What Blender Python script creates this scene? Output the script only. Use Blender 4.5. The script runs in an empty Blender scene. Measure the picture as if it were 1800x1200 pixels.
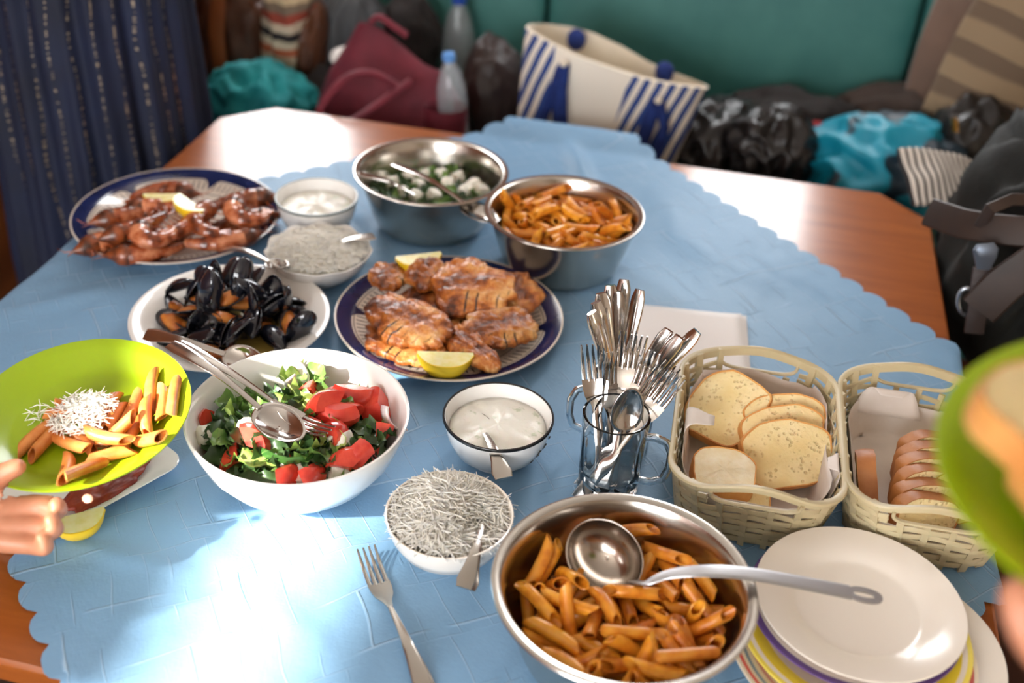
import bpy, math, random
from mathutils import Vector, Matrix, Euler, noise
scene = bpy.context.scene
COL = scene.collection
TZ = 0.75                      # height of the table top
# ---------------------------------------------------------------- camera
F_PX, PITCH, ROLL, CAM_H = 2001.0, math.radians(34.172), math.radians(3.418), 0.91
_cp, _sp, _cr, _sr = math.cos(PITCH), math.sin(PITCH), math.cos(ROLL), math.sin(ROLL)
_R, _U, FWD = Vector((1, 0, 0)), Vector((0, _sp, _cp)), Vector((0, _cp, -_sp))
CRT, CUP = _cr * _R + _sr * _U, -_sr * _R + _cr * _U
CAM = Vector((0, 0, TZ + CAM_H))
cam_data = bpy.data.cameras.new('camera')
cam_data.sensor_width = 36.0
cam_data.lens = F_PX / 1800 * 36
cam_data.dof.use_dof = True
cam_data.dof.focus_distance = 1.33
cam_data.dof.aperture_fstop = 2.4
cam_data.clip_start = 0.02
cam = bpy.data.objects.new('camera', cam_data)
COL.objects.link(cam)
_m = Matrix.Identity(4)
for _i in range(3):
    _m[_i][0], _m[_i][1], _m[_i][2], _m[_i][3] = CRT[_i], CUP[_i], -FWD[_i], CAM[_i]
cam.matrix_world = _m
scene.camera = cam
# ---------------------------------------------------------------- light
EXPOSURE, SKY, SUN = 1.0, 7.5, 21.0
scene.view_settings.view_transform = 'Standard'
scene.view_settings.look = 'None'
scene.view_settings.exposure = EXPOSURE
scene.view_settings.gamma = 1.0
scene.view_settings.use_curve_mapping = False
world = bpy.data.worlds.new('sky')
scene.world = world
world.use_nodes = True
_bg = world.node_tree.nodes['Background']
_bg.inputs[0].default_value = (0.97, 0.98, 1.0, 1)
_bg.inputs[1].default_value = SKY
SUN_DIR = Vector((0.74, 0.46, -0.50)).normalized()
_s = bpy.data.lights.new('sun', 'SUN')
_s.energy = SUN
_s.angle = math.radians(2.6)
_s.color = (1.0, 0.95, 0.86)
sun = bpy.data.objects.new('sun', _s)
sun.rotation_euler = SUN_DIR.to_track_quat('-Z', 'Y').to_euler()
sun.location = (-3, -2, 4)
COL.objects.link(sun)


def portal(name, loc, rot, sx, sy):
    """a sampling portal set in a window opening: it sends no light of its own"""
    l = bpy.data.lights.new(name, 'AREA')
    l.shape = 'RECTANGLE'
    l.size, l.size_y = sx, sy
    l.cycles.is_portal = True
    o = bpy.data.objects.new(name, l)
    o.location = loc
    o.rotation_euler = rot
    COL.objects.link(o)
# ---------------------------------------------------------------- helpers
PI = math.pi
rnd = random.Random(7)


def ray(px, py):
    return FWD + CRT * ((px - 900) / F_PX) + CUP * ((600 - py) / F_PX)


def T(px, py, z=0.0):
    """point seen at photo pixel (px, py) that lies z above the table top"""
    r = ray(px, py)
    return CAM + r * ((z - CAM_H) / r.z)


TA = math.radians(-11.0)       # the table and the bench are turned by this


def EW(a, b, z=0.0):
    """table frame (a along the back edge, b away from the camera, z above the table top) to world"""
    return Vector((a * .98163 + b * .19081, -a * .19081 + b * .98163, TZ + z))


def QE(px, py, b):
    r = ray(px, py)
    t = b / (r.x * .19081 + r.y * .98163)
    return CAM + r * t


class MB:
    def __init__(s):
        s.v, s.f, s.uv = [], [], {}

    def add(s, vs, fs):
        o = len(s.v)
        s.v += [Vector(p) for p in vs]
        s.f += [tuple(i + o for i in q) for q in fs]
        return o

    def box(s, c, d, rot=None):
        x, y, z = d[0] / 2, d[1] / 2, d[2] / 2
        vs = [Vector((i * x, j * y, k * z)) for k in (-1, 1) for j in (-1, 1) for i in (-1, 1)]
        if rot is not None:
            R = Euler(rot).to_matrix()
            vs = [R @ p for p in vs]
        s.add([p + Vector(c) for p in vs], [(0, 2, 3, 1), (4, 5, 7, 6), (0, 1, 5, 4), (2, 6, 7, 3), (0, 4, 6, 2), (1, 3, 7, 5)])
        return s

    def lathe(s, prof, seg=48, cap0=False, cap1=False, fn=None):
        vs, fs, n = [], [], len(prof)
        for i in range(seg):
            a = 2 * PI * i / seg
            for k, (r, z) in enumerate(prof):
                p = Vector((r * math.cos(a), r * math.sin(a), z))
                vs.append(fn(p, a, k) if fn else p)
        for i in range(seg):
            j = (i + 1) % seg
            for k in range(n - 1):
                fs.append((i * n + k, j * n + k, j * n + k + 1, i * n + k + 1))
        if cap0:
            fs.append(tuple(i * n for i in reversed(range(seg))))
        if cap1:
            fs.append(tuple(i * n + n - 1 for i in range(seg)))
        s.add(vs, fs)
        return s

    def rings(s, rings, closed=True, cap0=True, cap1=True, uv=False):
        """loft through rings (lists of points of equal length)"""
        n, m = len(rings[0]), len(rings)
        vs = [p for r in rings for p in r]
        fs = []
        for k in range(m - 1):
            for i in range(n if closed else n - 1):
                j = (i + 1) % n
                if uv:
                    s.uv[len(s.f) + len(fs)] = [(i / n, k / (m - 1)), ((i + 1) / n, k / (m - 1)), ((i + 1) / n, (k + 1) / (m - 1)), (i / n, (k + 1) / (m - 1))]
                fs.append((k * n + i, k * n + j, (k + 1) * n + j, (k + 1) * n + i))
        if cap0 and closed:
            fs.append(tuple(reversed(range(n))))
        if cap1 and closed:
            fs.append(tuple((m - 1) * n + i for i in range(n)))
        s.add(vs, fs)
        return s

    def sweep(s, path, w, h=None, seg=10, up=(0, 0, 1), power=2.0, cap=True):
        """tube along path: half width w[i] sideways, half height h[i] along up"""
        path = [Vector(p) for p in path]
        n = len(path)
        w = [w] * n if not hasattr(w, '__len__') else w
        h = w if h is None else ([h] * n if not hasattr(h, '__len__') else h)
        up = Vector(up)
        rg = []
        for i, p in enumerate(path):
            t = (path[min(i + 1, n - 1)] - path[max(i - 1, 0)]).normalized()
            sd = t.cross(up)
            if sd.length < 1e-4:
                sd = t.cross(Vector((1, 0.1, 0)))
            sd.normalize()
            u2 = sd.cross(t).normalized()
            up = u2 if h is w else Vector(up)
            r = []
            for k in range(seg):
                a = 2 * PI * k / seg
                ca, sa = math.cos(a), math.sin(a)
                q = 2.0 / power
                r.append(p + sd * (w[i] * math.copysign(abs(ca) ** q, ca)) + u2 * (h[i] * math.copysign(abs(sa) ** q, sa)))
            rg.append(r)
        s.rings(rg, True, cap, cap)
        return s

    def grid(s, fn, nu, nv, closeu=False):
        vs = [fn(i / (nu if closeu else nu - 1), j / (nv - 1)) for j in range(nv) for i in range(nu)]
        fs = []
        for j in range(nv - 1):
            for i in range(nu if closeu else nu - 1):
                k = (i + 1) % nu
                u0, u1 = i / (nu if closeu else nu - 1), (i + 1) / (nu if closeu else nu - 1)
                s.uv[len(s.f) + len(fs)] = [(u0, j / (nv - 1)), (u1, j / (nv - 1)), (u1, (j + 1) / (nv - 1)), (u0, (j + 1) / (nv - 1))]
                fs.append((j * nu + i, j * nu + k, (j + 1) * nu + k, (j + 1) * nu + i))
        s.add(vs, fs)
        return s

    def ico(s, c, r, sub=3, fn=None):
        import bmesh
        b = bmesh.new()
        bmesh.ops.create_icosphere(b, subdivisions=sub, radius=1.0)
        b.verts.index_update()
        vs = []
        for q in b.verts:
            p = q.co.copy()
            p = fn(p) if fn else p
            vs.append(Vector((p.x * r[0] + c[0], p.y * r[1] + c[1], p.z * r[2] + c[2])))
        fs = [tuple(q.index for q in f.verts) for f in b.faces]
        b.free()
        s.add(vs, fs)
        return s

    def xf(s, m):
        s.v = [m @ p for p in s.v]
        return s

    def mesh(s, name, mat=None, smooth=True, angle=40):
        me = bpy.data.meshes.new(name)
        me.from_pydata([tuple(p) for p in s.v], [], s.f)
        if s.uv:
            ul = me.uv_layers.new(name='UVMap')
            for fi, uvs in s.uv.items():
                pl = me.polygons[fi]
                for li, uv in zip(pl.loop_indices, uvs):
                    ul.data[li].uv = uv
        if smooth:
            me.polygons.foreach_set('use_smooth', [True] * len(me.polygons))
            if angle < 180:
                me.set_sharp_from_angle(angle=math.radians(angle))
        if mat:
            me.materials.append(mat)
        me.update()
        return me

    def build(s, name, mat=None, parent=None, smooth=True, angle=40, loc=None, rot=None):
        o = bpy.data.objects.new(name, s.mesh(name, mat, smooth, angle))
        COL.objects.link(o)
        if parent:
            o.parent = parent
        if loc is not None:
            o.location = loc
        if rot is not None:
            o.rotation_euler = rot
        return o


def tag(o, label, cat=None, group=None, kind=None):
    o['label'] = label
    if cat:
        o['category'] = cat
    if group:
        o['group'] = group
    if kind:
        o['kind'] = kind
    return o


def thing(name, label, cat, loc=(0, 0, 0), rot=(0, 0, 0), group=None):
    o = bpy.data.objects.new(name, None)
    o.empty_display_size = .02
    COL.objects.link(o)
    o.location = loc
    o.rotation_euler = rot
    return tag(o, label, cat, group)


def put(name, me, parent=None, loc=(0, 0, 0), rot=(0, 0, 0), scale=None):
    o = bpy.data.objects.new(name, me)
    COL.objects.link(o)
    o.location = loc
    o.rotation_euler = rot
    if scale is not None:
        o.scale = scale if hasattr(scale, '__len__') else (scale,) * 3
    if parent:
        o.parent = parent
    return o


def copy_tree(o, parent=None):
    c = o.copy()
    COL.objects.link(c)
    c.parent = parent
    for ch in list(o.children):
        copy_tree(ch, c)
    return c


def struct(o):
    o['kind'] = 'structure'
    return o


def basis(x, z, loc):
    """matrix with local x along x and local z near z"""
    x = Vector(x).normalized()
    z = Vector(z)
    y = z.cross(x).normalized()
    z = x.cross(y)
    m = Matrix.Identity(4)
    for i in range(3):
        m[i][0], m[i][1], m[i][2], m[i][3] = x[i], y[i], z[i], loc[i]
    return m


def nz(p, sc, off=0.0):
    return noise.noise(Vector(p) * sc + Vector((off, off * 1.7, off * .6)))


def solidify(o, t, off=-1):
    m = o.modifiers.new('thickness', 'SOLIDIFY')
    m.thickness, m.offset = t, off
    return o


def subsurf(o, n=1):
    m = o.modifiers.new('smooth', 'SUBSURF')
    m.levels = m.render_levels = n
    return o


def bevel(o, w, n=2):
    m = o.modifiers.new('bevel', 'BEVEL')
    m.width, m.segments, m.limit_method = w, n, 'ANGLE'
    return o


# ---------------------------------------------------------------- materials
def lin(c):
    if isinstance(c, (int, float)):
        c = (c, c, c)
    r = []
    for x in c[:3]:
        x /= 255.0
        r.append(x / 12.92 if x <= .04045 else ((x + .055) / 1.055) ** 2.4)
    return (*r, 1.0)


class NT:
    """tiny node-tree helper"""

    def __init__(s, name):
        s.m = bpy.data.materials.new(name)
        s.m.use_nodes = True
        s.t = s.m.node_tree
        s.b = s.t.nodes['Principled BSDF']
        s.tc = None

    def n(s, kind, ins=None, **at):
        d = s.t.nodes.new(kind)
        for k, v in at.items():
            setattr(d, k, v)
        for k, v in (ins or {}).items():
            s.set(d.inputs[k], v)
        return d

    def set(s, sock, v):
        if isinstance(v, bpy.types.NodeSocket):
            s.t.links.new(v, sock)
        elif isinstance(v, bpy.types.Node):
            s.t.links.new(v.outputs[0], sock)
        else:
            sock.default_value = v

    def co(s, which='Object'):
        if s.tc is None:
            s.tc = s.n('ShaderNodeTexCoord')
        return s.tc.outputs[which]

    def math(s, op, a, b=0.0, c=0.0):
        return s.n('ShaderNodeMath', {0: a, 1: b, 2: c}, operation=op).outputs[0]

    def noise(s, scale, detail=3.0, rough=.55, vec=None, dist=0.0):
        return s.n('ShaderNodeTexNoise', {'Vector': vec or s.co(), 'Scale': scale, 'Detail': detail, 'Roughness': rough, 'Distortion': dist}).outputs[0]

    def ramp(s, fac, stops, interp='LINEAR'):
        d = s.n('ShaderNodeValToRGB', {0: fac})
        d.color_ramp.interpolation = interp
        e = d.color_ramp.elements
        while len(e) < len(stops):
            e.new(.5)
        for q, (p, c) in zip(e, stops):
            q.position, q.color = p, lin(c)
        return d.outputs[0]

    def mix(s, fac, a, b, mode='MIX'):
        d = s.n('ShaderNodeMix', data_type='RGBA', blend_type=mode)
        s.set(d.inputs[0], fac)
        s.set(d.inputs[6], a)
        s.set(d.inputs[7], b)
        return d.outputs[2]

    def step(s, v, a, b):
        return s.n('ShaderNodeMapRange', {0: v, 1: a, 2: b, 3: 0.0, 4: 1.0}, interpolation_type='SMOOTHSTEP').outputs[0]

    def bump(s, h, strength=.3, dist=.002):
        return s.n('ShaderNodeBump', {'Height': h, 'Strength': strength, 'Distance': dist}).outputs[0]

    def rand(s):
        return s.n('ShaderNodeObjectInfo').outputs['Random']

    def out(s, **kw):
        for k, v in kw.items():
            s.set(s.b.inputs[k], v)
        return s.m


def mat(name, col, rough=.5, metal=0.0, col2=None, scale=20.0, detail=4.0, lo=.35, hi=.65, bump=None, vary=0.0, **kw):
    t = NT(name)
    c = lin(col)
    if col2 is not None:
        c = t.ramp(t.noise(scale, detail), [(lo, col), (hi, col2)])
    if vary:
        hs = t.n('ShaderNodeHueSaturation', {'Color': c, 'Value': t.n('ShaderNodeMapRange', {0: t.rand(), 3: 1 - vary, 4: 1 + vary}).outputs[0]})
        c = hs.outputs[0]
    a = {'Base Color': c, 'Roughness': rough, 'Metallic': metal}
    if bump:
        a['Normal'] = t.bump(t.noise(bump[0], 4.0), bump[1], bump[2] if len(bump) > 2 else .002)
    for k, v in kw.items():
        a[{'trans': 'Transmission Weight', 'ior': 'IOR', 'coat': 'Coat Weight', 'coat_rough': 'Coat Roughness', 'sheen': 'Sheen Weight', 'sss': 'Subsurface Weight',
           'sss_r': 'Subsurface Radius', 'sss_s': 'Subsurface Scale', 'spec': 'Specular IOR Level', 'aniso': 'Anisotropic', 'alpha': 'Alpha'}[k]] = v
    return t.out(**a)
# ---------------------------------------------------------------- shapes shared by several things
STEEL_H = 0.098


def steel_profile(R=.124, H=STEEL_H):
    o = [(0, .0), (.060, .0), (.074, .0012), (.084, .006), (.0915, .015), (.0975, .030), (.105, .055), (.1115, .078), (.1145, .0905), (.1165, .0945),
         (.1205, .0965), (.1240, .0972), (.1250, .0985), (.1242, .1000), (.1205, .1004), (.1155, .0985), (.1125, .0940),
         (.1098, .078), (.1033, .055), (.0958, .030), (.0895, .0155), (.0825, .0076), (.073, .0028), (.060, .0016), (0, .0016)]
    return [(r * R / .124, z * H / STEEL_H) for r, z in o]


def penne_mesh(name, L=.050, R=.0058, bend=.002, seg=12, m=None, r_in=.0040):
    """hollow tube with slanted ends and fine ridges, a little bent"""
    b = MB()
    rg = []
    sl = .0065

    def ring(t, rr, k):
        out = []
        for i in range(seg):
            a = 2 * PI * i / seg
            x = (t - .5) * L
            edge = (2 * t - 1)
            x += -edge * sl * math.cos(a) * (1 if abs(edge) > .99 else .75 if abs(edge) > .7 else .2) * (1 if k else 1)
            r2 = rr * (1 + .05 * (i % 2))
            y, z = r2 * math.cos(a), r2 * math.sin(a) * .9
            y += bend * (1 - (2 * t - 1) ** 2)
            out.append(Vector((x, y, z)))
        return out
    for t in (0, .12, .35, .65, .88, 1):
        rg.append(ring(t, R * (1.0 - .04 * (t in (0, 1))), 1))
    for t in (1, .8, .2, 0):
        rg.append(ring(t, r_in, 1))
    rg.append(rg[0])
    b.rings(rg, True, False, False)
    return b.mesh(name, m, True, 60)


def mussel_valve(flip=1, L=.030, n=14):
    """one valve: a pointed oval dish, hinge at the origin, gape along +x"""
    b = MB()

    def fn(u, v):
        a = 2 * PI * u
        t = v
        c, s = math.cos(a), math.sin(a)
        x = L * (.98 + c * 1.0)
        w = .50 * L * (1 + .18 * c) * s * (.75 + .25 * (1 - ((c + 1) / 2)) * 0 + .25 * min(1, (x / L) * 1.2))
        y = w
        x = L + (x - L) * t
        y = y * t
        z = flip * .0105 * (1 - t ** 2.2)
        return Vector((x, y, z))
    b.grid(fn, 20, 7, True)
    return b
# ---------------------------------------------------------------- the room
ROT = (0, 0, TA)
A0, A1, B0, B1, ZF, ZC = -1.8, 2.0, -1.9, 2.85, -TZ, 1.85
m_floor = mat('floor_tile', (60, 42, 32), .45, 0, (44, 30, 24), 6)
m_plaster = mat('plaster', (214, 200, 182), .8, 0, (205, 190, 170), 5, bump=(60, .1))
t = NT('brown_panelling')
w = t.n('ShaderNodeTexWave', {'Vector': t.co(), 'Scale': 1.4, 'Distortion': 6.0, 'Detail': 3.0, 'Detail Scale': 2.0}, bands_direction='Z').outputs[0]
m_panel = t.out(**{'Base Color': t.ramp(w, [(.0, (104, 54, 24)), (1, (128, 70, 32))]), 'Roughness': .4})
m_ceil = mat('ceiling_paint', (226, 218, 206), .9)
m_frame = mat('window_frame_paint', (235, 232, 225), .4)


def ebox(name, a0, a1, b0, b1, z0, z1, m, parent=None):
    """box with its sides along the room"""
    c = EW((a0 + a1) / 2, (b0 + b1) / 2, (z0 + z1) / 2)
    b = MB().box((0, 0, 0), (a1 - a0, b1 - b0, z1 - z0))
    if parent:
        pa, pb, pz = parent['_abz']
        return b.build(name, m, parent, False, loc=((a0 + a1) / 2 - pa, (b0 + b1) / 2 - pb, (z0 + z1) / 2 - pz))
    return b.build(name, m, None, False, loc=c, rot=ROT)


def wall_with_holes(name, axis, pos, u0, u1, z0, z1, holes, m, th=.12, out=1):
    """wall standing at a = pos or b = pos, with rectangular window openings (u0, u1, z0, z1)"""
    mb = MB()
    us = sorted({u0, u1, *[h[0] for h in holes], *[h[1] for h in holes]})
    zs = sorted({z0, z1, *[h[2] for h in holes], *[h[3] for h in holes]})
    for i in range(len(us) - 1):
        for j in range(len(zs) - 1):
            cu, cz = (us[i] + us[i + 1]) / 2, (zs[j] + zs[j + 1]) / 2
            if any(h[0] < cu < h[1] and h[2] < cz < h[3] for h in holes):
                continue
            d = us[i + 1] - us[i]
            c = (pos + out * th / 2, cu, cz) if axis == 'a' else (cu, pos + out * th / 2, cz)
            mb.box(c, (th, d, zs[j + 1] - zs[j]) if axis == 'a' else (d, th, zs[j + 1] - zs[j]))
    o = mb.build(name, m, None, False, loc=EW(0, 0, 0), rot=ROT)
    return struct(o)


struct(ebox('floor', A0 - .2, A1 + .2, B0 - .2, B1 + .2, ZF - .05, ZF, m_floor))
struct(ebox('ceiling', A0 - .2, A1 + .2, B0 - .2, B1 + .2, ZC, ZC + .05, m_ceil))
WIN_BACK = [(-1.52, -1.04, .36, 1.7), (-.13, .26, .36, 1.7)]
SUN_SLOT = [(-.98, -.10, 1.055, 1.24)]  # added slot in the unseen left wall, cut so the sun patches the cloth
WIN_FRONT = [(-1.72, .05, .10, 1.55)]
wall_with_holes('wall_back', 'b', B1, A0, A1, ZF, ZC, WIN_BACK, m_panel)
wall_with_holes('wall_left', 'a', A0, B0, B1, ZF, ZC, SUN_SLOT, m_panel, out=-1)
wall_with_holes('wall_front', 'b', B0, A0, A1, ZF, ZC, WIN_FRONT, m_plaster, out=-1)
wall_with_holes('wall_right', 'a', A1, B0, B1, ZF, ZC, [], m_plaster)
_k = 0
for axis, pos, holes, inw in (('b', B1, WIN_BACK, (0, -1, 0)), ('a', A0, SUN_SLOT, (1, 0, 0)), ('b', B0, WIN_FRONT, (0, 1, 0))):
    for (u0, u1, z0, z1) in holes:
        _k += 1
        cu, cz = (u0 + u1) / 2, (z0 + z1) / 2
        sg = -1 if sum(inw) > 0 else 1
        c = EW(cu, pos + sg * .10, cz) if axis == 'b' else EW(pos + sg * .10, cu, cz)
        d = EW(*inw) - EW(0, 0, 0)
        portal('daylight_portal', c, d.to_track_quat('-Z', 'Y').to_euler(), u1 - u0, z1 - z0)
        mb = MB()
        f = .035
        for (x, y, sx, sy) in ((0, (z1 - z0) / 2 - f / 2, u1 - u0, f), (0, -(z1 - z0) / 2 + f / 2, u1 - u0, f), (-(u1 - u0) / 2 + f / 2, 0, f, z1 - z0 - 2 * f), ((u1 - u0) / 2 - f / 2, 0, f, z1 - z0 - 2 * f)):
            mb.box((x, 0, y), (sx, .05, sy))
        c = EW(cu, pos + sg * .06, cz) if axis == 'b' else EW(pos + sg * .06, cu, cz)
        o = struct(mb.build('window_%d' % _k, m_frame, None, False, loc=c, rot=(0, 0, TA + (0 if axis == 'b' else PI / 2))))  # the one on the left wall only frames the added sun slot
        tag(o, 'white frame of an unseen window opening letting daylight in')

# ---------------------------------------------------------------- bench
t = NT('teal_leather')
m_teal = t.out(**{'Base Color': t.ramp(t.noise(9, 4), [(.3, (54, 112, 108)), (.7, (68, 126, 120))]), 'Roughness': .48, 'Normal': t.bump(t.noise(240, 2), .12, .001)})
m_wood_dark = mat('dark_bench_wood', (96, 50, 24), .4, 0, (78, 40, 20), 12)


def cushion(w, d, h, n=10, r=.04):
    """soft box"""
    b = MB()

    def fn(p):
        q = Vector((p.x, p.y, p.z))
        k = max(abs(q.x), abs(q.y), abs(q.z))
        q = q / k
        q2 = Vector((math.copysign(abs(q.x) ** .8, q.x), math.copysign(abs(q.y) ** .8, q.y), math.copysign(abs(q.z) ** .8, q.z)))
        l = (abs(q.x) ** 12 + abs(q.y) ** 12 + abs(q.z) ** 12) ** (1 / 12)
        return q / l
    b.ico((0, 0, 0), (w / 2, d / 2, h / 2), 5, fn)
    return b


bench = thing('booth_bench', 'teal upholstered booth bench with tall padded back behind the table', 'bench', EW(-.3, 2.45, ZF), ROT)


def bpart(name, a0, a1, b0, b1, z0, z1, m, soft=True):
    b = cushion(a1 - a0, b1 - b0, z1 - z0) if soft else MB().box((0, 0, 0), (a1 - a0, b1 - b0, z1 - z0))
    return b.build(name, m, bench, soft, 60, loc=((a0 + a1) / 2 + .3, (b0 + b1) / 2 - 2.45, (z0 + z1) / 2 - ZF))


for a0, a1 in ((-1.33, -.497), (-.487, .372), (.382, 1.25), (1.26, 1.95)):
    bpart('backrest_panel', a0, a1, 2.71, 2.83, -.36, .30, m_teal)
for a0, a1 in ((-1.33, .0), (.01, 1.95)):
    bpart('seat_cushion', a0, a1, 2.12, 2.73, -.42, -.30, m_teal)
bpart('base', -1.33, 1.95, 2.2, 2.7, ZF, -.42, m_wood_dark, False)
o = bpart('end_panel', -1.40, -1.34, 2.05, 2.84, ZF, .33, m_wood_dark, False)
bevel(o, .008)

# ---------------------------------------------------------------- table
t = NT('orange_wood')
mp = t.n('ShaderNodeMapping', {'Vector': t.co(), 'Scale': (1.2, 9, 9)})
g = t.noise(5.0, 6, .6, mp.outputs[0], .4)
m_wood = t.out(**{'Base Color': t.ramp(g, [(.25, (136, 70, 22)), (.55, (156, 84, 32)), (.8, (170, 97, 40))]), 'Roughness': .28, 'Coat Weight': .40, 'Coat Roughness': .17})
TAB = [(-.975, .625), (.365, .625), (.365, 1.985), (-.975, 1.985)]
CH = .082
poly = []
for i, (x, y) in enumerate(TAB):
    cx, cy = -.305, 1.305
    sx, sy = (1 if x > cx else -1), (1 if y > cy else -1)
    pa, pb = (x - sx * CH, y), (x, y - sy * CH)
    poly += [pa, pb] if i in (1, 3) else [pb, pa]
table = thing('dining_table', 'square orange-brown wooden table with cut corners', 'table', EW(-.305, 1.305, ZF), ROT)


def table_slab(z0, z1, inset):
    n = len(poly)
    def ring(z, k):
        return [Vector(((x + .305) * (1 - k), (y - 1.305) * (1 - k), z - ZF)) for x, y in poly]
    return MB().rings([ring(z0, inset), ring(z0 + .004, inset - .006), ring(z1 - .004, inset - .006), ring(z1, inset)])


table_slab(-.032, 0, .006).build('table_top', m_wood, table, True, 30)
table_slab(-.10, -.032, .10).build('apron', m_wood_dark, table, False)
for sx in (-1, 1):
    for sy in (-1, 1):
        b = MB().sweep([(sx * .54, sy * .54, 0), (sx * .54, sy * .54, TZ - .033)], [.028, .038], seg=4, power=2)
        b.build('leg', m_wood_dark, table, False)

# ---------------------------------------------------------------- tablecloth
t = NT('blue_damask')
uv = t.co('UV')
mp = t.n('ShaderNodeMapping', {'Vector': uv, 'Scale': (1, 1, 1), 'Rotation': (0, 0, .12)})
dist = t.n('ShaderNodeMix', {0: .05, 4: mp.outputs[0], 5: t.n('ShaderNodeTexNoise', {'Vector': uv, 'Scale': 5.0, 'Detail': 2.0}).outputs[1]}, data_type='VECTOR').outputs[1]
br = t.n('ShaderNodeTexBrick', {'Vector': dist, 'Scale': 7.0, 'Mortar Size': .010, 'Mortar Smooth': .5, 'Brick Width': .9, 'Row Height': .42}, offset=.37)
br2 = t.n('ShaderNodeTexBrick', {'Vector': dist, 'Scale': 19.0, 'Mortar Size': .014, 'Mortar Smooth': .5, 'Brick Width': .5, 'Row Height': 1.1}, offset=.61)
gate = t.step(t.noise(15.0, 2, .5, uv), .46, .60)
gate2 = t.step(t.noise(13.0, 2, .5, mp.outputs[0]), .45, .60)
lines = t.math('ADD', t.math('MULTIPLY', br.outputs[1], gate), t.math('MULTIPLY', br2.outputs[1], gate2))
fine = t.noise(420, 2, .5, uv)
hgt = t.math('ADD', t.math('MULTIPLY', lines, 1.0), t.math('ADD', t.math('MULTIPLY', fine, .12), t.math('MULTIPLY', t.noise(26, 4, .6, uv), .9)))
basec = t.ramp(t.noise(3.0, 3, .5, uv), [(.3, (116, 157, 192)), (.7, (130, 168, 200))])
basec = t.mix(t.math('MULTIPLY', lines, .30), basec, lin((190, 215, 235)))
m_cloth = t.out(**{'Base Color': basec, 'Roughness': .5, 'Normal': t.bump(hgt, .7, .0025), 'Specular IOR Level': .3})
NS, SEG = 27, 6
N = NS * SEG
N0, N1, M0, M1 = .055, 1.305, .437, 1.735


def near_edge(a, b):
    """distance outside the table top and the nearest point of its outline"""
    best, ins, n = None, True, len(poly)
    for i in range(n):
        (x0, y0), (x1, y1) = poly[i], poly[(i + 1) % n]
        ex, ey = x1 - x0, y1 - y0
        if ex * (b - y0) - ey * (a - x0) < 0:
            ins = False
        k = max(0, min(1, ((a - x0) * ex + (b - y0) * ey) / (ex * ex + ey * ey)))
        qx, qy = x0 + k * ex, y0 + k * ey
        d = math.hypot(a - qx, b - qy)
        if best is None or d < best[0]:
            best = (d, qx, qy)
    return (0, a, b) if ins else best


FOLDS = [((250, 1100), (420, 1050), .006, .010), ((120, 960), (330, 1010), .004, .012), ((330, 930), (600, 1180), .0035, .02), ((560, 900), (640, 1000), .003, .02), ((1000, 262), (1030, 330), .016, .018),
         ((0, 560), (240, 500), .004, .02), ((560, 330), (640, 420), .005, .015), ((1180, 420), (1500, 560), .004, .03), ((1150, 340), (1250, 480), .003, .03), ((720, 690), (760, 780), .003, .015)]
FOLDW = [(T(*f[0]), T(*f[1]), f[2], f[3]) for f in FOLDS]


def cloth_point(u, v):
    n, m = N0 + (N1 - N0) * u, M0 + (M1 - M0) * v
    amp = .013
    if v in (0.0, 1.0):
        m += (1 if v else -1) * amp * abs(math.sin(PI * u * NS)) ** .6
    if u in (0.0, 1.0):
        n += (1 if u else -1) * amp * abs(math.sin(PI * v * NS)) ** .6
    x, y = n * .83 - m * .56, n * .56 + m * .83
    a, b = x * .98163 - y * .19081, x * .19081 + y * .98163
    d, qa, qb = near_edge(a, b)
    p = Vector((x, y, 0))
    z = .0012 + .0022 * (1 + nz(p, 9, 3)) * .8 + .0006 * (1 + nz(p, 34, 8))
    for f0, f1, h, w in FOLDW:
        ex, ey = f1.x - f0.x, f1.y - f0.y
        k = max(0, min(1, ((x - f0.x) * ex + (y - f0.y) * ey) / (ex * ex + ey * ey)))
        dd = math.hypot(x - f0.x - k * ex, y - f0.y - k * ey)
        z += h * math.exp(-(dd / w) ** 2) * math.sin(PI * min(1, max(0, .15 + .7 * k)))
    if d <= 0:
        return Vector((x, y, TZ + z))
    if qb > 1.97 and b > 1.98:             # pushed up against the things on the bench
        z += .020 * math.sin(min(d, .09) / .09 * PI * .6) - max(0, d - .06) * .5
        return Vector((x, y, TZ + z))
    r = .012
    ang = min(d / r, PI / 2)
    ho, dz = r * math.sin(ang) + .002, -r * (1 - math.cos(ang)) - max(0, d - r * PI / 2)
    ua, ub = (a - qa) / d, (b - qb) / d
    ho += .10 * max(0, d - .02) + (.012 * math.sin(34 * (qa + qb)) * min(1, d / .08))
    w = EW(qa + ua * ho, qb + ub * ho, z + dz)
    return w


cb = MB().grid(cloth_point, N + 1, N + 1)
cloth = cb.build('tablecloth', m_cloth, None, True, 180)
tag(cloth, 'light blue embossed tablecloth with scalloped edge spread over the table', 'tablecloth')
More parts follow.
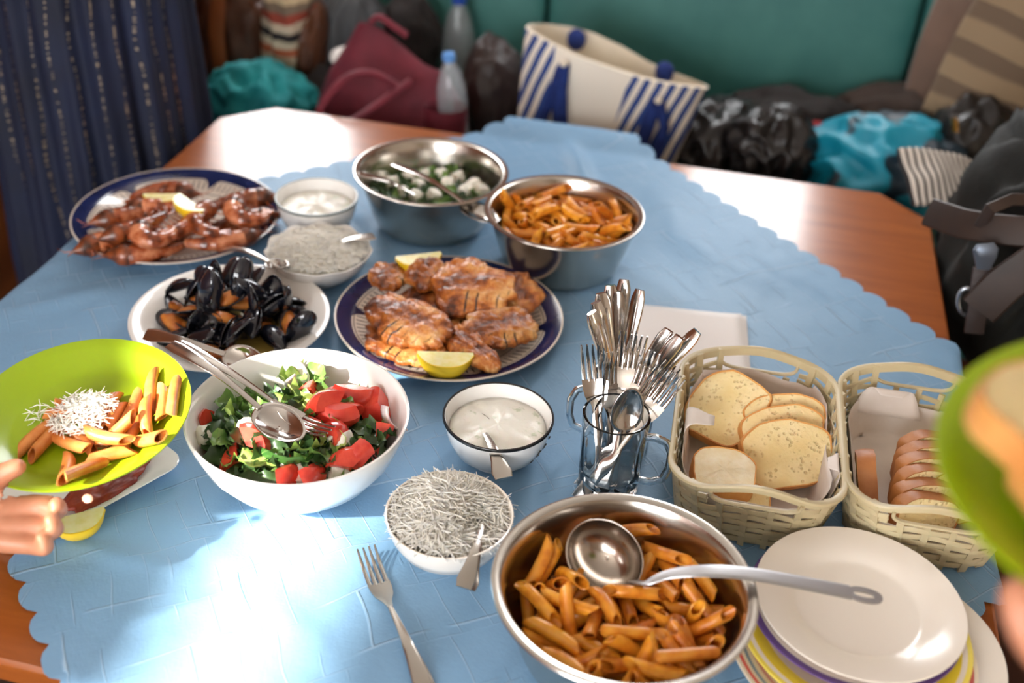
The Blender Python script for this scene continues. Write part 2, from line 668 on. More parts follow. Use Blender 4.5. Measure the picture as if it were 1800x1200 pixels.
# ---------------------------------------------------------------- materials of the tableware
m_white = mat('white_porcelain', (240, 238, 234), .16, coat=.4, coat_rough=.05)
m_cream = mat('cream_porcelain', (240, 231, 219), .2, coat=.3, coat_rough=.08)
m_rimline = mat('black_rim_enamel', (22, 24, 26), .25)
m_steel = mat('brushed_steel', (196, 190, 182), .21, 1.0, bump=(90, .03, .001))
m_cut = mat('polished_cutlery_steel', (205, 200, 195), .13, 1.0)
m_cut_dull = mat('worn_cutlery_steel', (190, 184, 176), .24, 1.0)
m_ladle = mat('ladle_steel', (180, 170, 160), .20, 1.0, (150, 120, 90), 60, 3, .62, .72)
m_glass = mat('clear_glass', (250, 252, 252), .01, trans=1.0, ior=1.46)
m_green_plate = mat('lime_green_plastic', (150, 178, 18), .30, coat=.2, sss=.06, sss_s=.01)
m_napkin = mat('white_paper', (240, 236, 234), .85, bump=(30, .15, .002))

t = NT('blue_rim_platter_glaze')
sx = t.n('ShaderNodeSeparateXYZ', {0: t.co()})
rr = t.math('SQRT', t.math('ADD', t.math('MULTIPLY', sx.outputs[0], sx.outputs[0]), t.math('MULTIPLY', sx.outputs[1], sx.outputs[1])))
th = t.math('ARCTAN2', sx.outputs[1], sx.outputs[0])
tick = t.math('LESS_THAN', t.math('FRACT', t.math('MULTIPLY', th, 84 / (2 * PI))), .30)
band = t.math('MULTIPLY', t.math('GREATER_THAN', rr, .1150), t.math('LESS_THAN', rr, .1320))
tick = t.math('MULTIPLY', tick, band)
scal = t.math('MULTIPLY', t.math('GREATER_THAN', rr, t.math('SUBTRACT', .1385, t.math('MULTIPLY', t.math('POWER', t.math('ABSOLUTE', t.math('COSINE', t.math('MULTIPLY', th, 3.0))), 70.0), .020))), 1.0)
navy = t.math('MAXIMUM', t.math('GREATER_THAN', rr, .1385), scal)
navy = t.math('MULTIPLY', navy, t.math('LESS_THAN', rr, .1595))
ringl = t.math('MULTIPLY', t.math('GREATER_THAN', rr, .1045), t.math('LESS_THAN', rr, .1065))
ring2 = t.math('MULTIPLY', t.math('GREATER_THAN', rr, .1345), t.math('LESS_THAN', rr, .1362))
c = t.mix(t.math('MULTIPLY', t.math('MAXIMUM', tick, t.math('MAXIMUM', ringl, ring2)), .8), lin((226, 214, 200)), lin((60, 52, 58)))
c = t.mix(navy, c, t.ramp(t.noise(14, 2), [(.3, (20, 28, 66)), (.7, (32, 44, 96))]))
m_platter = t.out(**{'Base Color': c, 'Roughness': .12, 'Coat Weight': .5, 'Coat Roughness': .04})

# ---------------------------------------------------------------- cutlery prototypes (handle end at the origin, +x to the tip, +z the hollow side)
PROTO = []


def proto_root(name):
    o = bpy.data.objects.new(name, None)
    COL.objects.link(o)
    PROTO.append(o)
    return o


def handle_path(L, n=12, arch=.006):
    return [Vector((L * i / (n - 1), 0, arch * math.sin(PI * i / (n - 1)) + .0015)) for i in range(n)]


def fork_head(L0, z0):
    """root, neck and four tines as one head"""
    b = MB()
    xs = [0, .010, .020, .030, .040]
    ws = [.0026, .0050, .0098, .0118, .0122]
    rg = []
    for x, w in zip(xs, ws):
        z = z0 - .006 * math.sin(PI * x / .085)
        rg.append([Vector((L0 + x, y, z + dz + .0012 * (abs(y) / w) ** 2)) for y, dz in ((-w, .0008), (-w * .35, .0010), (w * .35, .0010), (w, .0008), (w, -.0008), (w * .35, -.0006), (-w * .35, -.0006), (-w, -.0008))])
    b.rings(rg)
    for k in range(4):
        y = (-1.5 + k) * .0063
        pts, w = [], []
        for i in range(6):
            s = i / 5
            x = .038 + .046 * s
            pts.append((L0 + x, y * (1 + .02 * s), z0 - .006 * math.sin(PI * x / .085) + .0005 + .006 * s * s))
            w.append(.0023 * (1 - .55 * s ** 2.5))
        b.sweep(pts, w, [.0010] * 6, 6)
    return b


def make_fork(name, L=.115, dull=False):
    r = proto_root(name)
    m = m_cut_dull if dull else m_cut
    n = 12
    MB().sweep(handle_path(L), [.0095, .0105, .0098, .0085, .0074, .0064, .0056, .0049, .0043, .0038, .0033, .0028], [.0013] * 6 + [.0015] * 6, 10, power=3).build('handle', m, r)
    fork_head(L - .002, .0020).build('head', m, r)
    return r


def spoon_bowl(L0, a, w, depth, n=14):
    b = MB()

    def fn(u, v):
        ang = 2 * PI * u
        ca, sa = math.cos(ang), math.sin(ang)
        x = a * (1 + ca * v)
        yy = w * sa * v * (1 + .12 * -ca)
        return Vector((L0 + x, yy, -depth * (1 - v ** 2) + .002))
    b.grid(fn, 24, 7, True)
    return b


def make_spoon(name, L=.115, a=.030, w=.019, depth=.009, dull=False, flare=1.0):
    r = proto_root(name)
    m = m_cut_dull if dull else m_cut
    MB().sweep(handle_path(L + .004, 12, .008), [.0088 * flare, .0105 * flare, .0096 * flare ** .5, .0083, .0072, .0062, .0055, .0048, .0042, .0038, .0036, .0038], [.0012] * 6 + [.0016] * 6, 10, power=3).build('handle', m, r)
    solidify(spoon_bowl(L, a, w, depth).build('bowl', m, r, True, 180), .0011, 0)
    return r


def make_knife(name, L=.098):
    r = proto_root(name)
    MB().sweep([(L * i / 9, 0, 0) for i in range(10)], [.0062, .0092, .0094, .0090, .0085, .0080, .0076, .0072, .0066, .0056], [.0030, .0042, .0042, .0040, .0037, .0035, .0033, .0030, .0026, .0020], 12, power=2.6).build('handle', m_cut, r)
    b = MB()
    rg = []
    for x, y0, y1, tt in ((0, -.004, .004, .0012), (.012, -.008, .008, .0010), (.06, -.009, .010, .0008), (.095, -.009, .009, .0007), (.108, -.007, .002, .0006), (.112, -.006, -.003, .0005)):
        rg.append([Vector((L - .003 + x, y0, -tt)), Vector((L - .003 + x, y1, -tt * .3)), Vector((L - .003 + x, y1, tt * .3)), Vector((L - .003 + x, y0, tt))])
    b.rings(rg).build('blade', m_cut, r)
    return r


FORK = make_fork('fork')
FORK_D = make_fork('fork', dull=True)
SPOON = make_spoon('spoon')
TSPOON = make_spoon('teaspoon', .090, .021, .014, .006, True, 1.15)
KNIFE = make_knife('knife')


def utensil(proto, label, cat, A, B, up, group=None, name=None, roll=0.0):
    """copy of a prototype lying with its handle end at A and pointing to B"""
    o = copy_tree(proto)
    m = basis(Vector(B) - Vector(A), up, Vector(A))
    if roll:
        m = m @ Matrix.Rotation(roll, 4, 'X')
    o.matrix_world = m
    if name:
        o.name = name
    return tag(o, label, cat, group)


# ---------------------------------------------------------------- bowls and plates
def dish(name, label, cat, prof, m, loc, seg=72, rot=(0, 0, 0), fn=None, group=None, angle=35):
    o = MB().lathe(prof, seg, fn=fn).build(name, m, None, True, angle, loc=loc, rot=rot)
    return tag(o, label, cat, group)


def circ(px, py, z):
    """table point under the middle of a rim seen at this pixel, rim z above the table"""
    p = T(px, py, z)
    p.z = TZ + .0035
    return p


C_PRAWN = Vector((-.549, 1.608, TZ + .0035))
C_CHICK = Vector((-.091, 1.359, TZ + .0035))
C_ST1 = Vector((-.146, 1.666, TZ + .0035))
C_ST2 = Vector((.068, 1.553, TZ + .0035))
C_SALAD = Vector((-.240, 1.025, TZ + .0035))
C_BIG = Vector((.122, .782, TZ + .0035))
C_TZ = Vector((-.011, 1.085, TZ + .0035))
C_CH = Vector((-.057, .920, TZ + .0035))
C_SM = Vector((-.325, 1.622, TZ + .0035))
C_SCAL = Vector((-.297, 1.478, TZ + .0035))
C_MUS = Vector((-.392, 1.314, TZ + .0035))

PLATTER = [(0, .0), (.098, .0), (.100, .003), (.112, .005), (.140, .014), (.159, .0225), (.1625, .0245), (.1622, .0262), (.159, .0262), (.140, .0182), (.113, .0095), (.103, .0070), (.090, .0060), (0, .0060)]
plm = MB().lathe(PLATTER, 96).mesh('platter', m_platter, True, 50)
tag(put('platter', plm, None, C_PRAWN, (0, 0, .35)), 'navy-rimmed patterned platter under the grilled prawns', 'plate', 'patterned serving platters')
tag(put('platter', plm, None, C_CHICK, (0, 0, 1.0)), 'navy-rimmed patterned platter under the grilled chicken', 'plate', 'patterned serving platters')

dish('steel_bowl', 'stainless steel bowl of leafy salad with feta cubes at the far side', 'bowl', steel_profile(.124), m_steel, C_ST1, 96, group='stainless steel serving bowls')
dish('steel_bowl', 'stainless steel bowl of penne just behind the chicken platter', 'bowl', steel_profile(.122), m_steel, C_ST2, 96, group='stainless steel serving bowls')
dish('steel_bowl', 'large stainless steel bowl of penne at the front with a ladle in it', 'bowl', steel_profile(.128, .101), m_steel, C_BIG, 96, group='stainless steel serving bowls')

SALADP = [(0, .0), (.050, .0), (.054, .002), (.072, .008), (.095, .026), (.113, .052), (.123, .078), (.1275, .094), (.1275, .0965), (.1255, .0972), (.1235, .0955), (.1185, .078), (.1085, .054), (.091, .030), (.070, .0135), (.050, .0065), (0, .005)]
dish('salad_bowl', 'wide white porcelain bowl of Greek salad with serving cutlery', 'bowl', SALADP, m_white, C_SALAD, 96)


def rim_bowl(name, label, R, H, m, loc, line=None, foot=.6, group=None):
    p = [(0, .003), (R * foot * .8, .003), (R * foot * .82, 0), (R * foot, 0), (R * foot * 1.03, .004), (R * .80, H * .28), (R * .92, H * .58), (R * .985, H * .9), (R, H), (R * .99, H * 1.012), (R * .965, H * 1.0), (R * .93, H * .85), (R * .86, H * .55), (R * .72, H * .28), (R * .5, H * .14), (0, H * .11)]
    root = dish(name, label, 'bowl', p, m, loc, 72, group=group)
    if line:
        b = MB()
        b.lathe([(R * .972, H * 1.0), (R * .972, H * 1.018), (R * 1.004, H * 1.022), (R * 1.016, H * 1.0), (R * 1.012, H * .965), (R * .998, H * .965), (R * 1.002, H * 1.0), (R * .972, H * 1.0)], 72)
        b.build('rim_band', line, root)
    return root


tzb = rim_bowl('enamel_bowl', 'white bowl with black rim holding tzatziki beside the salad', .0665, .061, m_white, C_TZ, m_rimline, .55)
m_rimgreen = mat('grey_green_rim', (70, 84, 80), .3)
rim_bowl('enamel_bowl', 'white bowl with thin dark rim holding white dip behind the grated cheese', .0655, .062, m_white, C_SM, m_rimgreen, .62)
rim_bowl('cheese_bowl', 'cream bowl heaped with grated cheese and a spoon in the foreground', .0705, .052, m_cream, C_CH, None, .5)


def scal_fn(p, a, k):
    e = min(1, max(0, (p.z - .02) / .03))
    s = 1 + .022 * e * math.cos(11 * a)
    return Vector((p.x * s, p.y * s, p.z + .0018 * e * math.cos(11 * a)))


R, H = .079, .050
dish('scalloped_bowl', 'white bowl with wavy edge full of grated cheese beside the mussels', 'bowl',
     [(0, 0), (R * .45, 0), (R * .48, .003), (R * .7, H * .3), (R * .88, H * .62), (R * .98, H * .93), (R, H), (R * .985, H * 1.02), (R * .96, H * .98), (R * .86, H * .68), (R * .68, H * .36), (R * .4, H * .16), (0, H * .14)], m_white, C_SCAL, 88, fn=scal_fn)

MUSP = [(0, 0), (.072, 0), (.076, .003), (.090, .007), (.101, .014), (.118, .024), (.134, .0295), (.1365, .0308), (.1362, .0325), (.133, .0328), (.116, .0275), (.100, .0185), (.090, .0115), (.075, .0075), (0, .0065)]
dish('soup_plate', 'round white deep plate holding the steamed mussels', 'plate', MUSP, m_white, C_MUS, 96, fn=lambda p, a, k: p)


# white square plate under the lime plate on the left
def sq_ring(h, r, z, n=9):
    pts = []
    for qx, qy, a0 in ((1, 1, 0), (-1, 1, 1), (-1, -1, 2), (1, -1, 3)):
        for i in range(n):
            a = (a0 + i / (n - 1)) * PI / 2
            pts.append(Vector((qx * (h - r) + r * math.cos(a), qy * (h - r) + r * math.sin(a), z)))
    return pts


sqb = MB().rings([sq_ring(.06, .02, .0), sq_ring(.078, .022, .0008), sq_ring(.104, .024, .0115), sq_ring(.1075, .025, .0145), sq_ring(.1065, .025, .0155), sq_ring(.100, .024, .0140), sq_ring(.080, .022, .0055), sq_ring(.06, .02, .0045)])
SQ_DIR = (T(110, 940, .015) - T(318, 825, .015)).normalized()          # along the visible near edge
SQ_A = math.atan2(SQ_DIR.y, SQ_DIR.x)
c = T(318, 825, .015) + Vector((math.cos(SQ_A - .86), math.sin(SQ_A - .86), 0)) * .146
C_SQ = Vector((c.x, c.y, TZ + .0035))
tag(sqb.build('square_plate', m_white, None, True, 40, loc=C_SQ, rot=(0, 0, SQ_A)), 'white square plate with rounded corners under the lime plate', 'plate')

# stack of dinner plates at the lower right
t = NT('striped_plate_glaze')


def ring_mat(name, stops, base, rough=.2):
    q = NT(name)
    s_ = q.n('ShaderNodeSeparateXYZ', {0: q.co()})
    r_ = q.math('SQRT', q.math('ADD', q.math('MULTIPLY', s_.outputs[0], s_.outputs[0]), q.math('MULTIPLY', s_.outputs[1], s_.outputs[1])))
    col = lin(base)
    for r0, r1, cc in stops:
        col = q.mix(q.math('MULTIPLY', q.math('GREATER_THAN', r_, r0), q.math('LESS_THAN', r_, r1)), col, lin(cc))
    return q.out(**{'Base Color': col, 'Roughness': rough, 'Coat Weight': .3})


def plate_prof(R, H, well=.64, t=.0035):
    w = R * well
    return [(0, .0015), (w * .82, .0015), (w * .83, 0), (w * .9, 0), (w * .93, .0025), (w * 1.02, .005), (R * .8, H * .58), (R * .985, H - .0015), (R, H), (R * .996, H + .0014), (R * .975, H + .0012), (R * .8, H * .58 + t), (w * 1.04, .0052 + t), (w * .98, .0040 + t * .7), (w * .9, .0032 + t * .5), (0, .003 + t * .5)]


m_purple = ring_mat('purple_rim_glaze', [(.100, .2, (92, 62, 130))], (236, 224, 214))
m_yellow = ring_mat('yellow_rim_glaze', [(.092, .1065, (244, 214, 60)), (.1115, .2, (240, 218, 90))], (238, 224, 206))
m_stripe = ring_mat('striped_rim_glaze', [(.088, .093, (226, 214, 130)), (.100, .1035, (214, 150, 150)), (.1085, .112, (130, 150, 165)), (.1155, .1195, (214, 92, 86))], (234, 220, 196))
C_TOP = Vector((.373, .832, TZ))
STACK = [('cream dinner plate at the bottom of the stack, showing at its right', m_cream, .118, .016, (.028, -.030), .0035),
         ('striped dinner plate low in the stack at the front right', m_stripe, .124, .016, (-.012, -.038), .0105),
         ('yellow-rimmed dinner plate in the stack at the front right', m_yellow, .117, .017, (-.008, -.024), .0185),
         ('purple-rimmed plate just under the top plate of the stack', m_purple, .1085, .016, (-.005, -.004), .0265),
         ('cream plate on top of the stack with the ladle handle over it', m_cream, .107, .0165, (0, 0), .0340)]
for lab, m, R, H, (dx, dy), z in STACK:
    dish('dinner_plate', lab, 'plate', plate_prof(R, H), m, C_TOP + Vector((dx, dy, z)), 96, group='dinner plates stacked at the front right')

# ---------------------------------------------------------------- glass mugs
def make_mug(label, loc, rz):
    R, H = .0395, .112
    root = thing('glass_mug', label, 'mug', loc, (0, 0, rz), 'glass mugs of cutlery')

    def flute(p, a, k):
        if 2 <= k <= 6:
            s = 1 - .030 * abs(math.cos(5 * a)) ** 2
            return Vector((p.x * s, p.y * s, p.z))
        return p
    prof = [(0, .0), (R * .86, 0), (R * .93, .003), (R * .93, .012), (R * .95, .04), (R * .98, .075), (R * .99, .090), (R, .102), (R, H), (R - .0016, H + .001), (R - .0034, H), (R - .0038, .09), (R - .0052, .04), (R - .0072, .018), (R - .014, .0125), (0, .0115)]
    MB().lathe(prof, 60, fn=flute).build('body', m_glass, root, True, 50)
    hp = [(R * .90, 0, .088), (R + .008, 0, .090), (R + .022, 0, .086), (R + .0285, 0, .072), (R + .0285, 0, .050), (R + .023, 0, .032), (R + .010, 0, .024), (R * .90, 0, .0225)]
    pts = []
    for i in range(len(hp) - 1):
        for k in range(3):
            pts.append(Vector(hp[i]).lerp(Vector(hp[i + 1]), k / 3))
    pts.append(Vector(hp[-1]))
    MB().sweep(pts, .0048, .0048 + 0, 10, up=(0, 1, 0)).build('handle', m_glass, root, True, 60)
    return root


C_MUGF = Vector((.125, 1.036, TZ + .0035))
C_MUGR = Vector((.143, 1.122, TZ + .0035))
make_mug('fluted glass mug of forks in front, handle to the right', C_MUGF, -.25)
make_mug('glass mug of knives half hidden behind the forks, handle to the left', C_MUGR, PI + .15)

# cutlery standing in the mugs: top pixel, height of the top above the table, foot inside the mug
VIEW = (CAM - Vector((.13, 1.05, TZ + .15))).normalized()


def stand(proto, label, cat, px, py, z, foot, L, group, tip_up, roll=0.0):
    roll *= .6
    top = T(px, py, z)
    f = Vector(foot)
    d = (top - f).normalized()
    if tip_up:
        return utensil(proto, label, cat, top - d * L, top, VIEW, group, None, roll)
    return utensil(proto, label, cat, top, top - d * L, VIEW, group, None, roll)


# handles of the knives fan out of the rear mug
kx = [(1040, 549, 'leftmost'), (1047, 531, 'second from left'), (1056, 515, 'third from left'), (1073, 501, 'fourth from left'), (1087, 512, 'half hidden fifth'), (1097, 491, 'tallest'), (1125, 509, 'rightmost')]
for i, (x, y, w) in enumerate(kx):
    stand(KNIFE, 'steel table knife standing handle up, %s of the upright fan' % w, 'knife', x, y, .205 + (.003 if i in (3, 5) else 0) - .002 * i, C_MUGR + Vector((.012 - .004 * i, -.004 + .004 * (i % 3), .014)), .205, 'knives standing in the rear mug', False, .25 * (i - 3))
for i, (x, y, w) in enumerate([(1176, 580, 'left of the three'), (1195, 592, 'middle one of the three'), (1226, 582, 'right of the three')]):
    stand(KNIFE, 'steel knife handle leaning right over the napkin, %s' % w, 'knife', x, y, .165, C_MUGR + Vector((-.018, .006 - .006 * i, .02)), .200, 'knives leaning right out of the rear mug', False, .3 * i)
FK = [(1036, 600, .172, (-.012, .0, .02), .06, 'at the left, broad tines facing the camera'), (1047, 604, .168, (-.008, .016, .02), -.12, 'second from the left, just behind the first'), (1068, 612, .165, (.002, .018, .02), .5, 'dark one in the shade behind the left pair'),
      (1106, 578, .178, (.004, -.002, .016), -.1, 'tallest in the middle'), (1123, 584, .176, (.006, .012, .02), .25, 'right of the tallest one'), (1150, 614, .166, (-.006, -.008, .02), -.35, 'fourth leaning right'),
      (1172, 640, .158, (-.014, .002, .02), .3, 'second from the right, leaning over the mug edge'), (1197, 655, .152, (-.018, -.010, .02), -.2, 'rightmost, leaning far out to the right'), (1186, 636, .156, (-.016, .012, .02), .1, 'dark one behind the rightmost pair')]
for x, y, z, ft, rl, w in FK:
    stand(FORK, 'steel fork in the front mug, %s' % w, 'fork', x, y, z, C_MUGF + Vector(ft), .199, 'forks standing in the front mug', True, rl)
stand(SPOON, 'steel spoon in the front mug, bowl up among the forks', 'spoon', 1112, 680, .140, C_MUGF + Vector((.0, -.006, -.022)), .175, None, True, .5)

# ---------------------------------------------------------------- single pieces of cutlery on the table
utensil(FORK_D, 'worn steel fork lying alone on the cloth in the foreground', 'fork', T(752, 1222, .003), T(652, 990, .012), (0, 0, 1))
utensil(TSPOON, 'small spoon with fan-shaped handle in the tzatziki bowl', 'spoon', T(886, 842, .052), T(846, 752, .047), (-.1, .1, 1))
utensil(TSPOON, 'small worn spoon in the front bowl of grated cheese', 'spoon', T(818, 1036, .044), T(848, 918, .048), (.25, .2, 1))
utensil(TSPOON, 'thin spoon handle reaching from the wavy cheese bowl to the prawn platter', 'spoon', T(392, 440, .040), T(506, 470, .058), (0, 0, 1))
utensil(TSPOON, 'spoon tip sticking out at the right of the wavy cheese bowl', 'spoon', T(658, 416, .062), T(560, 448, .048), (0, 0, 1))
utensil(SPOON, 'serving spoon lying on the mussels at the front edge of their plate', 'spoon', T(256, 588, .046), T(440, 634, .046), (0, -.5, 1))
sv = make_spoon('serving_spoon', .150, .036, .0235, .011, False, .9)
utensil(sv, 'large steel serving spoon lying in the salad', 'spoon', T(300, 606, .130), T(536, 776, .104), (.1, -.2, 1), None, 'serving_spoon')
fv = make_fork('serving_fork', .150)
utensil(fv, 'large steel serving fork lying in the salad beside the spoon', 'fork', T(312, 606, .130), T(540, 744, .104), (.1, -.1, 1), None, 'serving_fork')
utensil(sv, 'long pale spoon laid across the two far steel bowls', 'spoon', T(692, 290, .108), T(915, 414, .084), (0, 0, 1), None, 'serving_spoon')
utensil(SPOON, 'steel spoon leaning on the left rim of the far salad bowl', 'spoon', T(630, 306, .108), T(720, 345, .066), (0, 0, 1))

# ladle resting on the big bowl, its handle over the plates
lad = thing('ladle', 'large steel ladle resting in the big bowl of penne', 'ladle', C_BIG)
inv = C_BIG
LC = T(1062, 978, .086)
nrm = (VIEW * 1.0 + Vector((-.12, .05, .25))).normalized()
ux = (T(1125, 1030, .084) - LC)
ux = (ux - nrm * ux.dot(nrm)).normalized()
uy = nrm.cross(ux)
b = MB()
RB = .0385


def lfn(u, v):
    a = 2 * PI * u
    ph = v * PI * .46
    return LC - inv + (ux * math.cos(a) * 1.08 + uy * math.sin(a) * .92) * RB * math.sin(ph) / math.sin(PI * .46) - nrm * (RB * .92 * (math.cos(ph) - math.cos(PI * .46)))


b.grid(lfn, 40, 14, True)
solidify(b.build('bowl', m_ladle, lad, True, 180), .0014, 0)
e0 = LC + ux * RB * 1.02
wp = [e0, T(1135, 1024, .098), T(1180, 1008, .110), T(1250, 1003, .119), T(1330, 1010, .118), T(1420, 1026, .113), T(1495, 1041, .108)]
pts = []
for i in range(len(wp) - 1):
    for k in range(4):
        s = k / 4
        p0, p1, p2, p3 = wp[max(0, i - 1)], wp[i], wp[i + 1], wp[min(len(wp) - 1, i + 2)]
        pts.append(.5 * ((2 * p1) + (p2 - p0) * s + (2 * p0 - 5 * p1 + 4 * p2 - p3) * s * s + (3 * p1 - p0 - 3 * p2 + p3) * s ** 3) - inv)
pts.append(wp[-1] - inv)
n = len(pts)
_lh = MB().sweep(pts, [.0075 - .0035 * math.exp(-((i - 5) / 4) ** 2) + .0025 * i / n for i in range(n)], .0013, 10, power=3.5)
m_lhandle = mat('satin_ladle_handle', (188, 188, 190), .42, 1.0)
lh = _lh.build('handle', m_lhandle, lad)
# eyelet at the end of the handle
hd = (wp[-1] - wp[-2]).normalized()
hs = hd.cross(Vector((0, 0, 1))).normalized()
hn = hs.cross(hd)
b = MB()
outer, inner = [], []
for i in range(32):
    a = 2 * PI * i / 32
    outer.append(hd * (.017 * math.cos(a) * (1.06 if math.cos(a) > 0 else 1)) + hs * (.0098 * math.copysign(abs(math.sin(a)) ** .8, math.sin(a))))
    inner.append(hd * (.0105 * math.cos(a)) + hs * (.0038 * math.copysign(abs(math.sin(a)) ** .7, math.sin(a))))
base = wp[-1] + hd * .0135 - inv
rg = [[base + p + hn * .0012 for p in outer], [base + p + hn * .0012 for p in inner], [base + p - hn * .0012 for p in inner], [base + p - hn * .0012 for p in outer]]
rg.append(rg[0])
b.rings(rg, True, False, False).build('handle_eyelet', m_lhandle, lh)

# ---------------------------------------------------------------- napkins
for i in range(4):
    z = .0035 + .0022 * i
    b = MB()
    rr_ = random.Random(i)

    def nf(u, v):
        x, y = (u - .5) * .165, (v - .5) * .165
        bend = .0012 * nz((x, y, i), 14) + .010 * max(0, v - .82) ** 1.2 * (i + 1) / 4 + .006 * max(0, u - .85) * (i / 3)
        return Vector((x, y, bend))
    b.grid(nf, 12, 12)
    c = T(1208, 612, 0)
    o = b.build('paper_napkin', m_napkin, None, True, 180, loc=(c.x + rr_.uniform(-.004, .004), c.y + rr_.uniform(-.004, .004), TZ + z + .001), rot=(0, 0, -.05 + rr_.uniform(-.05, .05)))
    solidify(o, .0016, 1)
    tag(o, 'white folded paper napkin in the pile behind the cutlery mugs', 'napkin', 'paper napkins in one pile')
# resting places of the small pieces: mesh, x, y, z in mm, turns in 1/100 rad
SIM_BIG = "0,-4,67,31,38,-310,84 1,11,9,35,-137,5,148 2,38,2,33,25,-5,-227 0,35,52,31,29,-8,-191 1,-5,-11,34,-35,0,185 2,61,29,34,-147,4,-111 0,-20,-75,29,-41,-313,-18 1,66,-47,32,52,-13,90 2,46,-14,35,178,-13,-243 0,-42,38,31,287,-8,-61 1,-33,-66,43,35,-57,-225 2,23,65,38,-20,25,-262 0,-9,-45,33,-33,-7,203 1,73,34,30,-241,0,-113 2,-36,49,34,-99,-10,-61 0,40,4,47,-22,258,-60 1,40,-55,31,256,-6,150 2,59,50,47,80,17,-54 0,-29,-7,34,174,-1,139 1,68,-23,31,50,-311,81 2,-50,-40,31,182,-6,3 0,-64,-5,32,-290,-3,102 1,70,-4,62,42,-183,172 2,-2,24,39,222,-26,-145 0,-58,-51,43,163,54,-18 1,-9,-3,55,-141,36,-139 2,-9,61,44,-28,306,-75 0,-31,60,41,-30,291,-71 1,10,14,50,116,-20,-143 2,-1,83,46,91,-23,300 0,15,-28,44,59,25,-202 1,-68,24,36,-57,32,-231 2,31,-46,42,-64,-45,77 0,25,55,51,-88,-65,111 1,-2,-84,42,-50,-310,-1 2,-46,61,53,159,11,-297 0,-47,6,46,-81,2,73 1,77,-20,51,56,-72,-67 2,28,14,57,-118,-58,-121 0,-87,4,46,-156,81,-131 1,-19,-30,47,-78,-306,-59 2,-8,-54,45,-8,-5,271 0,71,12,59,-80,-2,311 1,-66,-23,43,-48,-14,-296 2,-64,37,55,-26,85,190 0,50,29,44,161,0,-103 1,54,-43,44,-268,0,81 2,7,-21,61,-50,3,-283 0,-50,22,45,-70,-5,72 1,19,43,58,-161,6,-66 2,83,20,47,-36,267,165 0,-29,-56,54,-44,3,256 1,69,43,63,-282,-16,-144 2,27,48,71,4,34,212 0,28,-73,47,-91,-283,13 1,-22,-45,58,-8,-313,-57 2,-64,-33,52,-112,-31,-308 0,46,-18,57,-87,-211,-52 1,-21,43,58,-47,310,106 2,32,-65,67,-22,-22,186 0,45,32,66,-51,-40,-120 1,-17,6,45,203,17,-159 2,79,-17,70,57,72,-312 0,40,-59,58,172,1,205 1,3,-66,64,14,-36,-275 2,53,-46,59,-301,51,-105 0,-47,29,58,-248,-17,-185 1,-78,25,53,-162,-98,-163 2,63,-36,59,157,65,-107 0,12,94,79,-159,284,-5 1,-46,-8,52,-252,17,63 2,9,-76,70,-64,49,-221 0,-1,23,58,-143,28,183 1,-31,87,63,157,-90,68 0,54,51,67,-33,279,-130 1,14,87,55,286,22,-22 2,-43,-63,60,308,-54,5 0,-73,-2,57,52,-5,-192 1,60,-48,70,72,-51,229 2,-55,-72,67,-53,304,-68 0,1,40,66,-37,29,-79 1,-4,71,57,112,43,-33 2,15,16,73,94,-10,-307 0,-64,-39,68,7,-305,-55 1,-40,45,70,-270,-6,-98 2,5,-49,65,-54,-237,24 0,50,-56,68,123,-43,227 1,16,-92,68,-138,95,53 2,9,-34,72,95,-297,13 0,-71,56,63,254,-42,104 1,-27,-91,71,-98,131,85 2,46,73,73,265,-34,-75 0,12,47,78,98,9,-165 1,-27,-21,66,-118,-37,-180 0,-49,33,72,108,54,207 1,9,77,69,10,-308,94 2,-80,-3,72,144,-12,230 0,0,46,81,255,13,-166 1,17,80,83,163,-7,-2 2,29,-81,78,17,-28,-308 0,-50,-2,73,-126,13,264 1,82,-43,62,42,-193,186 0,-35,67,70,-261,-19,-110 1,80,3,70,100,-269,-83 2,-79,48,73,271,-39,114 0,-51,-17,77,-114,-104,191 1,82,42,71,30,-312,-111 2,-16,-2,72,219,10,200 0,55,-65,82,93,-308,22"
